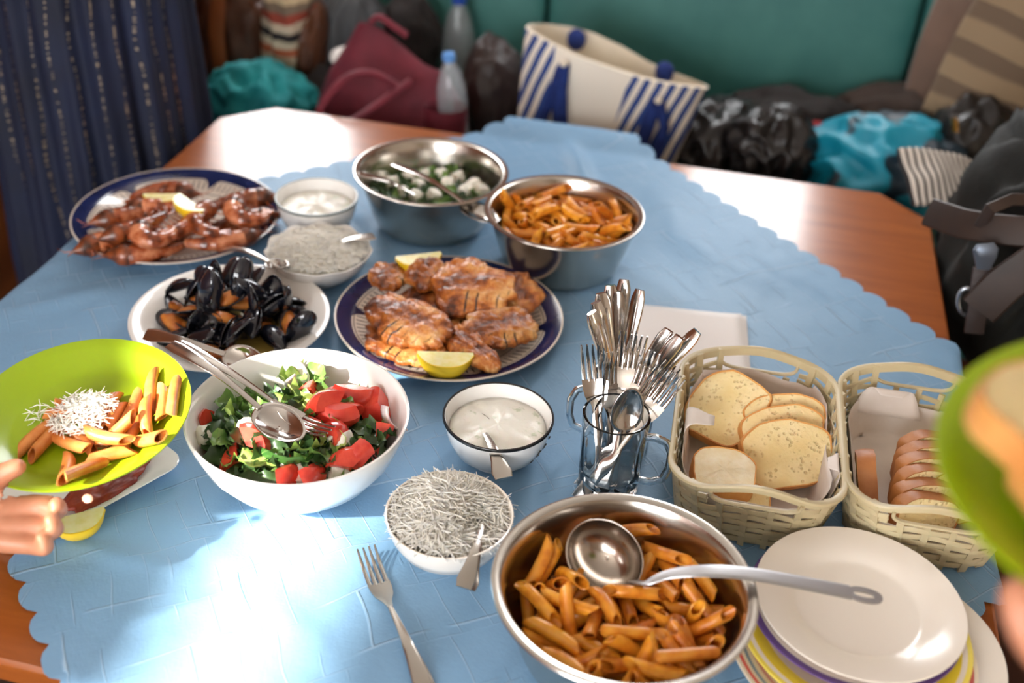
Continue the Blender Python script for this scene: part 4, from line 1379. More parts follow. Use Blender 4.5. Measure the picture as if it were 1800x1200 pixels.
# ---------------------------------------------------------------- grated cheese
m_gr = mat('grated_cheese', (252, 247, 232), .6, 0, (248, 240, 222), 80, sss=.7, sss_s=.012, sss_r=(1.0, .9, .7))


def strands(name, label, M, hfun, R, n, seed, L=(.014, .034), core=True, w=.0007):
    rq = random.Random(seed)
    b = MB()
    if core:
        def fn(p, a, k):
            return Vector((p.x, p.y, hfun(p.x, p.y) + .0003 if k < 9 else p.z))
        b.lathe([(R * .93 * k / 8, 0) for k in range(9)] + [(R * .7, hfun(0, 0) * .3), (0, hfun(0, 0) * .3)], 32, fn=fn)
    for i in range(n):
        a, q = rq.uniform(0, 2 * PI), R * math.sqrt(rq.random())
        x, y = q * math.cos(a), q * math.sin(a)
        l, d = rq.uniform(*L), rq.uniform(0, 2 * PI)
        e = rq.gauss(0, .16)
        dv = Vector((math.cos(d) * math.cos(e), math.sin(d) * math.cos(e), math.sin(e)))
        c0 = Vector((x, y, hfun(x, y) + rq.uniform(-.001, .004) + abs(math.sin(e)) * l * .35))
        bd = Vector((rq.uniform(-1, 1), rq.uniform(-1, 1), rq.uniform(-1, .3))) * l * .10
        b.sweep([c0 - dv * l / 2 + bd, c0, c0 + dv * l / 2 + bd], [w * .7, w * 1.2, w * .5], None, 4)
    o = b.build(name, m_gr, None, True, 60)
    o.matrix_world = M
    return tag(o, label, 'cheese', None, 'stuff')


strands('grated_cheese', 'shredded white cheese heaped in the front cream bowl', Matrix.Translation(C_CH),
        lambda x, y: .046 + .024 * math.exp(-((x + .004) ** 2 + (y - .018) ** 2) / .0011) + .014 * math.exp(-((x + .012) ** 2 + (y + .030) ** 2) / .0008) - .012 * math.exp(-((x - .035) ** 2 + (y + .012) ** 2) / .0004), .062, 2000, 1, w=.0009)
strands('grated_cheese', 'fine grated cheese filling the wavy-edged bowl', Matrix.Translation(C_SCAL), lambda x, y: .045 + .022 * math.exp(-(x * x + y * y) / .0022), .068, 2200, 2, (.009, .020), w=.0007)

# ---------------------------------------------------------------- bread
t = NT('bread_crumb')
v = t.n('ShaderNodeTexVoronoi', {'Vector': t.co(), 'Scale': 190.0}, feature='F1').outputs[0]
hole = t.math('MULTIPLY', t.math('SUBTRACT', 1.0, t.step(v, .18, .42)), t.step(t.noise(60, 2), .46, .60))
c = t.ramp(t.noise(30, 4), [(.3, (232, 204, 140)), (.7, (242, 222, 172))])
c = t.mix(t.math('MULTIPLY', hole, .35), c, lin((186, 146, 84)))
m_crumb = t.out(**{'Base Color': c, 'Roughness': .85, 'Normal': t.bump(t.math('SUBTRACT', t.noise(160, 3), t.math('MULTIPLY', hole, 1.6)), .6, .002), 'Subsurface Weight': .1, 'Subsurface Scale': .004})
m_crumb_w = mat('white_crumb', (246, 234, 206), .85, 0, (238, 220, 180), 60, bump=(160, .5, .002), sss=.1, sss_s=.004)
m_crust = mat('bread_crust', (196, 124, 58), .55, 0, (222, 164, 92), 26, 4, bump=(70, .3, .002))
m_crust_d = mat('brown_bread_crust', (156, 92, 46), .5, 0, (184, 120, 66), 24, 4, bump=(90, .35, .002))


def slice_outline(W, H, n=44, seed=0):
    out = []
    for i in range(n):
        a = 2 * PI * i / n
        ca, sa = math.cos(a), math.sin(a)
        p = 4.2 if sa < 0 else 2.5
        x = W / 2 * math.copysign(abs(ca) ** (2 / p), ca)
        y = H / 2 * math.copysign(abs(sa) ** (2 / p), sa)
        x *= 1 + .08 * math.exp(-((sa - .45) / .25) ** 2) - .03 * math.exp(-((sa + .25) / .25) ** 2)
        k = 1 + .07 * noise.noise(Vector((ca * 1.5, sa * 1.5, seed * 4.4))) + .02 * noise.noise(Vector((ca * 5, sa * 5, seed * 2.2)))
        out.append((x * k, y * k))
    return out


def bread(name, label, W, H, th, px, py, z, normal, up2, seed=0, crumb=None, crust=None, group=None, dome=0.0):
    ol = slice_outline(W, H, 44, seed)
    nrm_ = Vector(normal).normalized()
    upv = CRT * up2[0] - CUP * up2[1]
    y_ = (upv - nrm_ * upv.dot(nrm_)).normalized()
    x_ = y_.cross(nrm_)
    m = Matrix.Identity(4)
    c0 = T(px, py, z)
    for i in range(3):
        m[i][0], m[i][1], m[i][2], m[i][3] = x_[i], y_[i], nrm_[i], c0[i]
    o = thing(name, label, 'bread', (0, 0, 0), group=group)
    o.matrix_world = m

    def ring(s, zz):
        return [Vector((x * s, y * s, zz + .0012 * noise.noise(Vector((x * 70, y * 70, seed))))) for x, y in ol]
    h = th / 2
    MB().rings([ring(.3, -h), ring(.7, -h), ring(.955, -h + .0006), ring(.965, 0), ring(.955, h - .0006), ring(.7, h), ring(.35, h + dome * .6), ring(.08, h + dome)]).build('crumb', crumb or m_crumb, o, True, 50)
    rg = [ring(.95, -h - .0004), ring(.985, -h - .0006), ring(1.0 + dome * 0, -h + .003), ring(1.012, 0), ring(1.0, h - .003), ring(.985, h + .0006), ring(.95, h + .0004), ring(.94, 0)]
    rg.append(rg[0])
    MB().rings(rg, True, False, False).build('crust', crust or m_crust, o, True, 60)
    return o


BN = 'bread slices in the left basket'
bread('bread_slice', 'large bread slice leaning on the far left wall of the left basket', .098, .092, .020, 1276, 722, .062, VIEW * .7 + Vector((-.25, .1, .55)), (-.75, -.65), 1, group=BN)
bread('bread_slice', 'front slice of the three overlapping ones in the left basket', .105, .082, .020, 1380, 800, .055, VIEW * .8 + Vector((.05, -.15, .5)), (-.10, -1), 2, group=BN)
bread('bread_slice', 'middle slice of the three overlapping ones in the left basket', .105, .082, .018, 1376, 772, .058, VIEW * .8 + Vector((.05, -.1, .5)), (-.10, -1), 3, group=BN)
bread('bread_slice', 'rear slice of the three overlapping ones in the left basket', .100, .080, .018, 1380, 748, .062, VIEW * .8 + Vector((.0, -.05, .5)), (-.05, -1), 4, group=BN)
bread('bread_slice', 'thick pale bread end lying flat at the front of the left basket', .074, .060, .034, 1268, 838, .052, Vector((.0, -.25, 1)), (.15, -1), 5, m_crumb_w, m_crust, BN)
bread('bread_slice', 'bread piece showing through the front handle of the left basket', .070, .05, .022, 1300, 888, .030, Vector((.1, -.6, 1)), (0, -1), 6, group=BN)
ax = (CRT * .05 - CUP * 1.0)
ax.z = 0
ax = ax.normalized()
for i in range(6):
    bread('bread_slice', 'brown-crusted bread slice, %s from the back of the cut loaf in the right basket' % ('first', 'second', 'third', 'fourth', 'fifth', 'sixth')[i], .082 + .004 * math.sin(i), .068 - .005 * abs(i - 2.2), .0185,
          1634 - 2 * i, 800 + 21 * i, .046, ax + Vector((0, 0, .22)), (.12, -1), 20 + i, m_crumb, m_crust_d, 'cut loaf in the right basket')
bread('bread_slice', 'brown crust end standing at the left wall of the right basket', .060, .088, .020, 1524, 856, .046, Vector((1, -.15, .25)), (.1, -.6), 31, m_crumb, m_crust_d, 'bread pieces in the right basket')
bread('bread_slice', 'bread piece at the right of the right basket under the held plate', .075, .062, .020, 1690, 868, .052, VIEW, (-.3, -1), 33, m_crumb, m_crust_d, 'bread pieces in the right basket')

# ---------------------------------------------------------------- baskets
m_bask = mat('beige_plastic', (198, 184, 148), .42, 0, (188, 172, 134), 8, sss=.05, sss_s=.004)
m_liner = mat('greaseproof_paper', (226, 216, 208), .8, 0, (214, 202, 192), 14, bump=(24, .4, .004))
BH = .088


def basket(label, loc, rz, group, seed):
    root = thing('bread_basket', label, 'basket', loc, (0, 0, rz), group)
    n = 112

    def pt(s, h, off=0.0):
        hx, hy, r = .0945 * (.84 + .16 * h) + off, .134 * (.87 + .13 * h) + off, .050
        # perimeter position
        L1, L2, La = 2 * (hx - r), 2 * (hy - r), PI * r / 2
        tot = 2 * (L1 + L2) + 4 * La
        d = (s % 1) * tot
        for kind, ln, q in (('s', L2, ((hx, -(hy - r)), (0, 1))), ('c', La, ((hx - r, hy - r), 0)), ('s', L1, ((hx - r, hy), (-1, 0))), ('c', La, ((-(hx - r), hy - r), 1)),
                            ('s', L2, ((-hx, hy - r), (0, -1))), ('c', La, ((-(hx - r), -(hy - r)), 2)), ('s', L1, ((-(hx - r), -hy), (1, 0))), ('c', La, ((hx - r, -(hy - r)), 3))):
            if d <= ln + 1e-9:
                if kind == 's':
                    return (q[0][0] + q[1][0] * d, q[0][1] + q[1][1] * d)
                a = q[1] * PI / 2 + d / r
                return (q[0][0] + r * math.cos(a), q[0][1] + r * math.sin(a))
            d -= ln
        return (hx, -(hy - r))

    def lift(x, y, h):
        return .016 * h ** 2 * math.exp(-(x / .055) ** 2) * (1 if abs(y) > .09 else 0) * min(1, max(0, (abs(y) - .09) / .025))

    def in_hole(x, y, z):
        return abs(y) > .10 and abs(x) < .047 and z > .062

    def arcs(flags):
        if all(flags):
            return [list(range(n + 1))]
        out, cur = [], []
        st = next(i for i in range(n) if not flags[i])
        for k in range(1, n + 1):
            i = (st + k) % n
            if flags[i]:
                cur.append(st + k)
            elif cur:
                out.append(cur)
                cur = []
        if cur:
            out.append(cur)
        return out
    # base
    MB().rings([[Vector((*pt(i / 56, 0, -.004 + k), z)) for i in range(56)] for k, z in ((-.002, 0), (0, .001), (.001, .004), (-.004, .005))]).build('base', m_bask, root, True, 40)
    # rim with its two raised grips
    rg = []
    for i in range(n + 1):
        x, y = pt(i / n, 1)
        x2, y2 = pt(i / n, 1, .004)
        z = BH + lift(x, y, 1)
        nx, ny = (x2 - x) / .004, (y2 - y) / .004
        rg.append([Vector((x + nx * dx, y + ny * dx, z + dz)) for dx, dz in ((-.0012, -.010), (-.0014, .0002), (.0004, .0016), (.0042, .0012), (.0050, -.0012), (.0036, -.0020), (.0014, -.0012), (.0010, -.010))])
    MB().rings(rg, True, False, False).build('rim', m_bask, root, True, 50)
    # woven bands
    for k, z in enumerate((.012, .0205, .029, .0375, .046, .0545, .0635, .0715)):
        fl = [not in_hole(*pt(i / n, z / BH), z) for i in range(n)]
        b = MB()
        for arc in arcs(fl):
            if len(arc) < 3:
                continue
            rg = []
            for i in arc:
                s = i / n
                x, y = pt(s, z / BH)
                x2, y2 = pt(s, z / BH, .004)
                nx, ny = (x2 - x) / .004, (y2 - y) / .004
                wob = .0013 * math.sin(2 * PI * s * 14 + k * PI)
                zz = z + lift(x, y, z / BH) + .0010 * math.sin(2 * PI * s * 14 + k * PI + 1)
                rg.append([Vector((x + nx * (wob + a), y + ny * (wob + a), zz + c)) for a, c in ((-.0009, -.0031), (.0009, -.0033), (.0014, 0), (.0009, .0033), (-.0009, .0031))])
            closed = len(arc) == n + 1
            b.rings(rg, True, not closed, not closed)
        b.build('woven_band', m_bask, root, True, 50)
    # upright ribs
    for i in range(28):
        s = (i + .5) / 28
        x, y = pt(s, .8)
        top = .063 if in_hole(x, y, .07) else BH
        rg = []
        for q in range(6):
            h = top * q / 5 / BH
            x, y = pt(s, h)
            x2, y2 = pt(s, h, .004)
            nx, ny = (x2 - x) / .004, (y2 - y) / .004
            zz = h * BH + lift(x, y, h) + .001
            rg.append([Vector((x + nx * a - ny * c, y + ny * a + nx * c, zz)) for a, c in ((-.0016, -.0030), (.0018, -.0036), (.0018, .0036), (-.0016, .0030))])
        MB().rings(rg).build('rib', m_bask, root, False)
    # lip under each grip opening
    for sg in (1, -1):
        pts = []
        for i in range(17):
            a = PI * i / 16
            x = .049 * math.cos(a)
            z = .083 + .010 * math.exp(-(x / .055) ** 2) - .021 * math.sin(a) ** .6
            pts.append(Vector((x, sg * (.134 * (.87 + .13 * z / BH) + .001), z)))
        MB().sweep(pts, .0022, .0030, 8, up=(0, 1, 0)).build('grip_lip', m_bask, root)
    # paper liner
    o = thing('paper_liner', 'white greaseproof paper lining the %s bread basket' % ('left' if seed == 1 else 'right'), 'paper', Vector(loc) + Vector((0, 0, .0055)), (0, 0, rz), 'basket liners')

    def lf(u, v):
        x, y = (u - .5) * 2, (v - .5) * 2
        r = max(abs(x), abs(y))
        wall = max(0, (r - .62) / .38)
        h = wall * .066 * (1 + .28 * noise.noise(Vector((x * 2.2, y * 2.2, seed * 3.7)))) * (1 if seed == 1 else .72)
        fx, fy = min(1, abs(x) / .62), min(1, abs(y) / .62)
        k = h / BH
        hx, hy = .0945 * (.84 + .16 * k) - .007, .134 * (.87 + .13 * k) - .007
        X, Y = math.copysign(min(1, abs(x) / .62), x) * hx, math.copysign(min(1, abs(y) / .62), y) * hy
        # round the corners
        cx, cy = abs(X) - (hx - .045), abs(Y) - (hy - .045)
        if cx > 0 and cy > 0:
            l = math.hypot(cx, cy)
            if l > .043:
                X = math.copysign(hx - .045 + cx * .043 / l, X)
                Y = math.copysign(hy - .045 + cy * .043 / l, Y)
        j = .004 * noise.noise(Vector((x * 4, y * 4, seed)))
        return Vector((X * (1 - abs(j)), Y * (1 - abs(j)), h + .002 + abs(j)))
    solidify(MB().grid(lf, 34, 42).build('sheet', m_liner, o, True, 180), .0004, 1)
    # a corner of the paper curling over the edge
    if seed == 1:
        cs = [(-.078, -.01, .62), (.082, -.055, 2.2)]
    else:
        cs = [(-.03, .100, 1.5)]
    for cx, cy, aa in cs:
        def cf(u, v, cx=cx, cy=cy, aa=aa):
            w = (u - .5) * .062 * (1 - .7 * v)
            ou = .012 * math.sin(PI * v) - (.030 * v * v if seed == 1 and cx < 0 else .004 * v)
            z = .050 + .036 * math.sin(min(1, v * 1.15) * PI * .62)
            sgn = 1 if cx > 0 else -1
            if seed == 1:
                return Vector((cx + sgn * ou * .9, cy + w, z))
            return Vector((cx + w * 1.4, cy + ou, z - .012))
        solidify(MB().grid(cf, 9, 12).build('curled_corner', m_liner, o, True, 180), .0004, 0)
    return root


RZB = math.radians(81 - 90)
basket('beige woven-look plastic basket of pale bread slices', Vector((.2955, 1.066, TZ + .0035)), RZB, 'beige bread baskets', 1)
basket('beige woven-look plastic basket of brown bread at the right edge', Vector((.491, 1.050, TZ + .0035)), RZB, 'beige bread baskets', 2)

# ---------------------------------------------------------------- lime plates held by hands
GP = [(0, .0015), (.070, .0015), (.072, 0), (.078, 0), (.082, .0020), (.090, .0060), (.108, .0170), (.1185, .0225), (.1205, .0238), (.1200, .0256), (.1175, .0256), (.107, .0205), (.089, .0100), (.081, .0062), (.076, .0052), (0, .0050)]
gpm = MB().lathe(GP, 96).mesh('lime_plate', m_green_plate, True, 40)


def tilt_m(loc, n, rz=0.0):
    q = Vector((0, 0, 1)).rotation_difference(Vector(n).normalized())
    return Matrix.Translation(loc) @ q.to_matrix().to_4x4() @ Matrix.Rotation(rz, 4, 'Z')


N_L = Vector((-.035, -.112, .993))
M_L = tilt_m(Vector((-.471, .979, TZ + .119)) - N_L * .0235, N_L)
o = put('lime_plate', gpm)
o.matrix_world = M_L
tag(o, 'lime green plate of penne and cheese held over the table at the left', 'plate', 'lime green plates')
scatter(SIM_PLATE, PENP, M_L, 'sauced penne tube on the lime green plate at the left', 'pasta', 'penne on the lime plate', 'penne')
strands('grated_cheese', 'white shredded cheese sprinkled over the penne on the lime plate', M_L @ Matrix.Translation((.006, -.006, 0)), lambda x, y: .022 + .012 * math.exp(-((x - .012) ** 2 + (y + .004) ** 2) / .0009), .034, 330, 5, (.010, .024), False, .0008)
strands('grated_cheese', 'few stray cheese shreds on the bare part of the lime plate', M_L @ Matrix.Translation((-.045, .004, 0)), lambda x, y: .0075, .020, 26, 6, (.010, .022), False, .0008)

N_R = Vector((-.10, -.10, 1))
C_R = CAM + ray(2050, 835) * .62
M_R = tilt_m(C_R - N_R.normalized() * .0235, N_R)
o = put('lime_plate', gpm)
o.matrix_world = M_R
tag(o, 'blurred lime green plate with bread close to the camera at the right edge', 'plate', 'lime green plates')


def free_bread(label, W, H, th, M, seed, group):
    o = bread('bread_slice', label, W, H, th, 900, 600, 0, (0, 0, 1), (0, -1), seed, None, None, group)
    o.matrix_world = M
    return o


free_bread('blurred bread slice on the near lime plate at the right edge', .100, .085, .020, M_R @ Matrix.Translation((-.058, .012, .050)) @ Euler((.10, .25, .5)).to_matrix().to_4x4(), 51, 'bread on the near lime plate')
free_bread('lower bread slice on the near lime plate, mostly out of the picture', .100, .085, .020, M_R @ Matrix.Translation((-.030, -.012, .026)) @ Euler((.0, .05, .2)).to_matrix().to_4x4(), 52, 'bread on the near lime plate')
m_cup = None

# ---------------------------------------------------------------- hands
t = NT('skin')
m_skin = t.out(**{'Base Color': t.ramp(t.noise(30, 3), [(.3, (190, 126, 94)), (.7, (206, 144, 112))]), 'Roughness': .45, 'Subsurface Weight': .2, 'Subsurface Radius': (.012, .005, .003), 'Subsurface Scale': .25, 'Normal': t.bump(t.noise(220, 3), .15, .0006)})
m_nail = mat('finger_nail', (206, 152, 126), .4)


def make_hand(label, chains, nails):
    """chains: lists of (point, radius) all rooted in the first point of the first chain (the wrist)"""
    verts, edges, rad = [], [], []
    root = None
    for ci, ch in enumerate(chains):
        prev = None
        for k, (p, r) in enumerate(ch):
            if ci and k == 0:
                prev = p                      # index of an earlier vertex
                continue
            verts.append(p)
            rad.append(r)
            if prev is not None:
                edges.append((prev, len(verts) - 1))
            prev = len(verts) - 1
    cen = verts[0].copy()
    me = bpy.data.meshes.new('person')
    me.from_pydata([tuple(v_ - cen) for v_ in verts], edges, [])
    me.materials.append(m_skin)
    o = bpy.data.objects.new('person', me)
    COL.objects.link(o)
    o.location = cen
    sk = o.modifiers.new('skin', 'SKIN')
    sk.use_smooth_shade = True
    for v_, r in zip(me.skin_vertices[0].data, rad):
        v_.radius = (r, r)
    me.skin_vertices[0].data[0].use_root = True
    subsurf(o, 2)
    rm = o.modifiers.new('fuse', 'REMESH')
    rm.mode, rm.voxel_size, rm.use_smooth_shade = 'VOXEL', .0022, True
    sm = o.modifiers.new('relax', 'SMOOTH')
    sm.factor, sm.iterations = .5, 6
    tag(o, label, 'person')
    for p, d, up in nails:
        mm = basis(d, up, p)
        nb = MB().ico((0, 0, 0), (.0062, .0048, .0014), 2)
        no = nb.build('finger_nail', m_nail)
        no.parent = o
        no.matrix_parent_inverse = Matrix.Identity(4)
        no.matrix_basis = Matrix.Translation(-cen) @ mm
    return o


W0 = T(-150, 930, .085)
ELB = T(-480, 960, .13)
hand_l = [[(W0, .026), (W0.lerp(T(0, 880, .092), .5), .024), (T(2, 878, .092), .017), (T(66, 856, .098), .0125), (T(112, 863, .100), .0098), (T(134, 871, .100), .0088), (T(150, 879, .099), .0082), (T(163, 885, .098), .0068)],
          [(1, 0), (T(6, 900, .086), .018), (T(76, 888, .090), .0125), (T(106, 902, .092), .0102), (T(104, 890, .103), .0092), (T(92, 874, .106), .0078)],
          [(1, 0), (T(0, 925, .080), .017), (T(72, 925, .080), .0120), (T(100, 936, .084), .0100), (T(96, 920, .096), .0090), (T(82, 902, .100), .0076)],
          [(1, 0), (T(-10, 948, .074), .015), (T(56, 956, .072), .0112), (T(84, 966, .076), .0092), (T(80, 950, .086), .0082), (T(66, 934, .090), .0070)],
          [(1, 0), (T(-40, 860, .108), .016), (T(-2, 835, .122), .0125), (T(26, 822, .130), .0105), (T(46, 815, .134), .0082)],
          [(0, 0), (W0.lerp(ELB, .5), .030), (ELB, .038)]]
make_hand("person's tanned hand gripping the lime plate of penne from the left", hand_l, [(T(154, 876, .1035), T(150, 879, .099) - T(134, 871, .100), Vector((0, -.5, 1)))])
PR_ = C_R
rgt, upi = CRT, CUP
def HR(px, py, d):
    return CAM + ray(px, py) * d
W1 = HR(2050, 1330, .60)
hand_r = [[(W1, .026), (HR(1960, 1230, .60), .024), (HR(1900, 1150, .61), .017), (HR(1860, 1090, .615), .0125), (HR(1835, 1045, .62), .0100), (HR(1822, 1005, .635), .0088), (HR(1815, 970, .65), .0072)],
          [(1, 0), (HR(1935, 1170, .60), .017), (HR(1900, 1105, .60), .0125), (HR(1880, 1050, .615), .0100), (HR(1870, 1000, .635), .0088), (HR(1865, 970, .65), .0074)],
          [(1, 0), (HR(1975, 1180, .59), .017), (HR(1955, 1110, .59), .0120), (HR(1940, 1050, .61), .0098), (HR(1930, 1000, .635), .0086), (HR(1925, 970, .65), .0074)],
          [(1, 0), (HR(2020, 1200, .58), .016), (HR(2010, 1120, .58), .0112), (HR(2000, 1065, .60), .0092), (HR(1990, 1015, .62), .0080), (HR(1985, 985, .64), .0068)],
          [(1, 0), (HR(1880, 1180, .58), .016), (HR(1815, 1120, .57), .0125), (HR(1785, 1060, .57), .0108), (HR(1790, 1010, .575), .0085)],
          [(0, 0), (HR(2180, 1480, .58), .032), (HR(2350, 1680, .56), .04)]]
make_hand("blurred hand holding the near lime plate at the lower right corner", hand_r, [])
# ---------------------------------------------------------------- things on the bench
def fabric(name, c1, c2, rough=.8, scale=8, sheen=0.0, **kw):
    return mat(name, c1, rough, 0, c2, scale, 4, bump=(70, .35, .004), sheen=sheen, **kw)


m_blackl = mat('black_leather', (20, 17, 17), .34, 0, (30, 25, 24), 14, bump=(60, .4, .004))
m_brownl = mat('brown_leather', (92, 52, 28), .45, 0, (66, 36, 20), 10, bump=(60, .3, .004))
m_dkbrown = mat('dark_brown_leather', (44, 28, 24), .45, 0, (34, 22, 20), 10, bump=(80, .3, .003))
m_maroon = mat('maroon_canvas', (112, 28, 44), .75, 0, (88, 20, 36), 12, bump=(120, .35, .003))
m_greycl = fabric('grey_cloth', (72, 74, 76), (54, 56, 60))
m_tealcl = fabric('teal_cloth', (30, 150, 152), (18, 116, 122))
m_dkgreen = fabric('dark_green_canvas', (19, 22, 18), (12, 14, 12))
m_redcl = fabric('red_cloth', (170, 24, 34), (130, 14, 26))
m_dkgrey = fabric('charcoal_cloth', (46, 42, 42), (34, 31, 31))
m_cream_canvas = mat('cream_canvas', (232, 222, 204), .85, 0, (222, 210, 190), 12, bump=(300, .3, .001))
m_blue = mat('royal_blue_wool', (26, 52, 122), .9, 0, (18, 38, 98), 60, bump=(150, .8, .004))
m_cap = mat('blue_bottle_cap', (96, 150, 214), .35)
m_cap_d = mat('dark_blue_bottle_cap', (34, 74, 168), .35)
m_plastic = mat('clear_plastic', (240, 246, 250), .08, trans=.85, ior=1.33)
m_water = mat('water', (250, 252, 252), .0, trans=1.0, ior=1.33)


def stripes(name, cols, freq, axis=2, wob=.3, rough=.85):
    q = NT(name)
    s_ = q.n('ShaderNodeSeparateXYZ', {0: q.co()})
    v_ = q.math('FRACT', q.math('ADD', q.math('MULTIPLY', s_.outputs[axis], freq), q.math('MULTIPLY', q.noise(6, 2), wob)))
    n_ = len(cols)
    return q.out(**{'Base Color': q.ramp(v_, [(i / n_, c_) for i, c_ in enumerate(cols)], 'CONSTANT'), 'Roughness': rough, 'Normal': q.bump(q.noise(160, 3), .3, .002)})


def heap(name, label, cat, px, py, b_, size, m, seed=0, rot=(0, 0, 0), fold=.16, fsc=2.2, parent=None, floor_z=None, z=None):
    """soft crumpled thing around the point seen at (px, py) at depth b_"""
    c0 = QE(px, py, b_)

    def fn(p):
        q = p.copy()
        rid = 1 - abs(noise.noise(Vector((q.x * fsc, q.y * fsc * .8, q.z * fsc * .7)) + Vector((seed * 5.3, seed, seed * 2.1)))) * 2
        k = 1 + fold * rid + .12 * noise.noise(q * 1.3 + Vector((seed, 0, 0))) + .05 * noise.noise(q * 6 + Vector((0, seed, 0)))
        q *= k
        if q.z < -.75:
            q.z = -.75 - (q.z + .75) * .1
        return q
    o = MB().ico((0, 0, 0), size, 5, fn).build(name, m, parent, True, 180, loc=c0, rot=(rot[0], rot[1], TA + rot[2]))
    return tag(o, label, cat) if parent is None else o


heap('leather_jacket', 'brown leather jacket bundled at the left end of the bench', 'jacket', 425, 95, 2.42, (.095, .09, .19), m_brownl, 3)
b = MB().sweep([QE(384, -20, 2.34), QE(380, 60, 2.32), QE(388, 130, 2.32), QE(408, 160, 2.32)], [.016, .018, .016, .012], .004, 8, up=(0, -1, 0), power=3)
tag(b.build('leather_strap', mat('tan_leather', (150, 84, 40), .5)), 'tan leather strap hanging over the brown jacket', 'strap')
heap('woven_shawl', 'striped woven shawl in orange, cream and black on the bench', 'shawl', 515, 70, 2.42, (.055, .085, .20), stripes('shawl_stripes', [(196, 178, 150), (170, 92, 60), (200, 186, 160), (38, 34, 38), (206, 190, 166), (150, 66, 50), (120, 104, 88), (196, 176, 140)], 7.0), 5)
heap('leather_bag', 'narrow brown leather bag beside the striped shawl', 'bag', 548, 120, 2.40, (.026, .07, .14), m_brownl, 7, (0, .15, 0))
heap('grey_jacket', 'dark grey jacket standing behind the maroon handbag', 'jacket', 618, 95, 2.52, (.085, .09, .17), m_greycl, 9)
heap('charcoal_jacket', 'charcoal jacket between the maroon handbag and the large bottle', 'jacket', 718, 66, 2.60, (.07, .05, .11), m_dkgrey, 10)
heap('white_scarf', 'small white scarf tucked beside the maroon handbag', 'scarf', 606, 97, 2.36, (.028, .04, .014), mat('white_scarf_cloth', (226, 220, 214), .85), 12)
heap('teal_cloth', 'crumpled teal cloth lying at the left back corner of the table', 'cloth', 462, 196, 2.22, (.115, .085, .095), m_tealcl, 14, (0, 0, 0), .28, 3.2)
heap('cloth_bundle', 'dark cloth bundle under the brown jacket at the end of the bench', 'cloth', 520, 190, 2.36, (.14, .10, .10), m_dkgrey, 15)

# maroon handbag
mar = thing('handbag', 'maroon canvas handbag with thin handles leaning on the table edge', 'handbag', EW(-.735, 2.24, -.30), ROT)
rg = []
for k in range(15):
    v_ = k / 14
    z_ = v_ * .36
    al, ar = -.175 + .02 * v_, .175 - .03 * v_
    top = max(0, (v_ - .55) / .45)
    dp = .085 * (1 - top ** 1.3 * .93)
    al += .085 * top ** 1.5
    ar -= .02 * top ** 1.2
    ring = []
    for i in range(48):
        a_ = 2 * PI * i / 48
        ca, sa = math.cos(a_), math.sin(a_)
        x = (al + ar) / 2 + (ar - al) / 2 * math.copysign(abs(ca) ** .55, ca)
        y = dp * math.copysign(abs(sa) ** .6, sa)
        xs = (x + .175) / .35
        zz = z_ + top * (.060 * math.exp(-((xs - .36) / .25) ** 2) - .055 * xs)
        p = Vector((x, y, zz))
        f_ = .016 * noise.noise(Vector((x * 14, y * 8, z_ * 9))) + .010 * abs(noise.noise(Vector((x * 30, 2, z_ * 20))))
        p += Vector((ca * f_ * .6, sa * f_ - .03 * top * 0, 0))
        ring.append(p)
    rg.append(ring)
MB().rings(rg).build('body', m_maroon, mar, True, 60)
for pts_ in ([(700, 152, 2.13), (655, 128, 2.10), (610, 136, 2.06), (574, 172, 2.03), (560, 205, 2.01), (575, 225, 2.00), (615, 214, 2.02), (665, 182, 2.08), (722, 142, 2.14)],
             [(640, 60, 2.26), (655, 36, 2.26), (668, 30, 2.26), (690, 45, 2.26), (715, 62, 2.27)]):
    wp = [QE(*p) for p in pts_]
    sp = []
    for i in range(len(wp) - 1):
        for k in range(5):
            s = k / 5
            p0, p1, p2, p3 = wp[max(0, i - 1)], wp[i], wp[i + 1], wp[min(len(wp) - 1, i + 2)]
            sp.append(.5 * ((2 * p1) + (p2 - p0) * s + (2 * p0 - 5 * p1 + 4 * p2 - p3) * s * s + (3 * p1 - p0 - 3 * p2 + p3) * s ** 3))
    sp.append(wp[-1])
    o = MB().sweep(sp, .0085, .0058, 10, up=(0, -.5, 1)).build('handle', m_maroon, mar)
    o.matrix_parent_inverse = (Matrix.Translation(mar.location) @ Euler(ROT).to_matrix().to_4x4()).inverted()
pk = MB().rings([[Vector((.150 + .045 * math.cos(2 * PI * i / 24) * s, -.10 + .040 * math.sin(2 * PI * i / 24) * s, z_)) for i in range(24)] for z_, s in ((.0, .9), (.12, 1), (.24, 1.02), (.285, 1.0), (.28, .93), (.2, .9))], True, True, True)
pk.build('side_pocket', m_maroon, mar, True, 50)
o = MB().ico((0, 0, 0), (.030, .006, .040), 3).build('black_patch', m_blackl, mar, loc=(.045, -.104, .185))


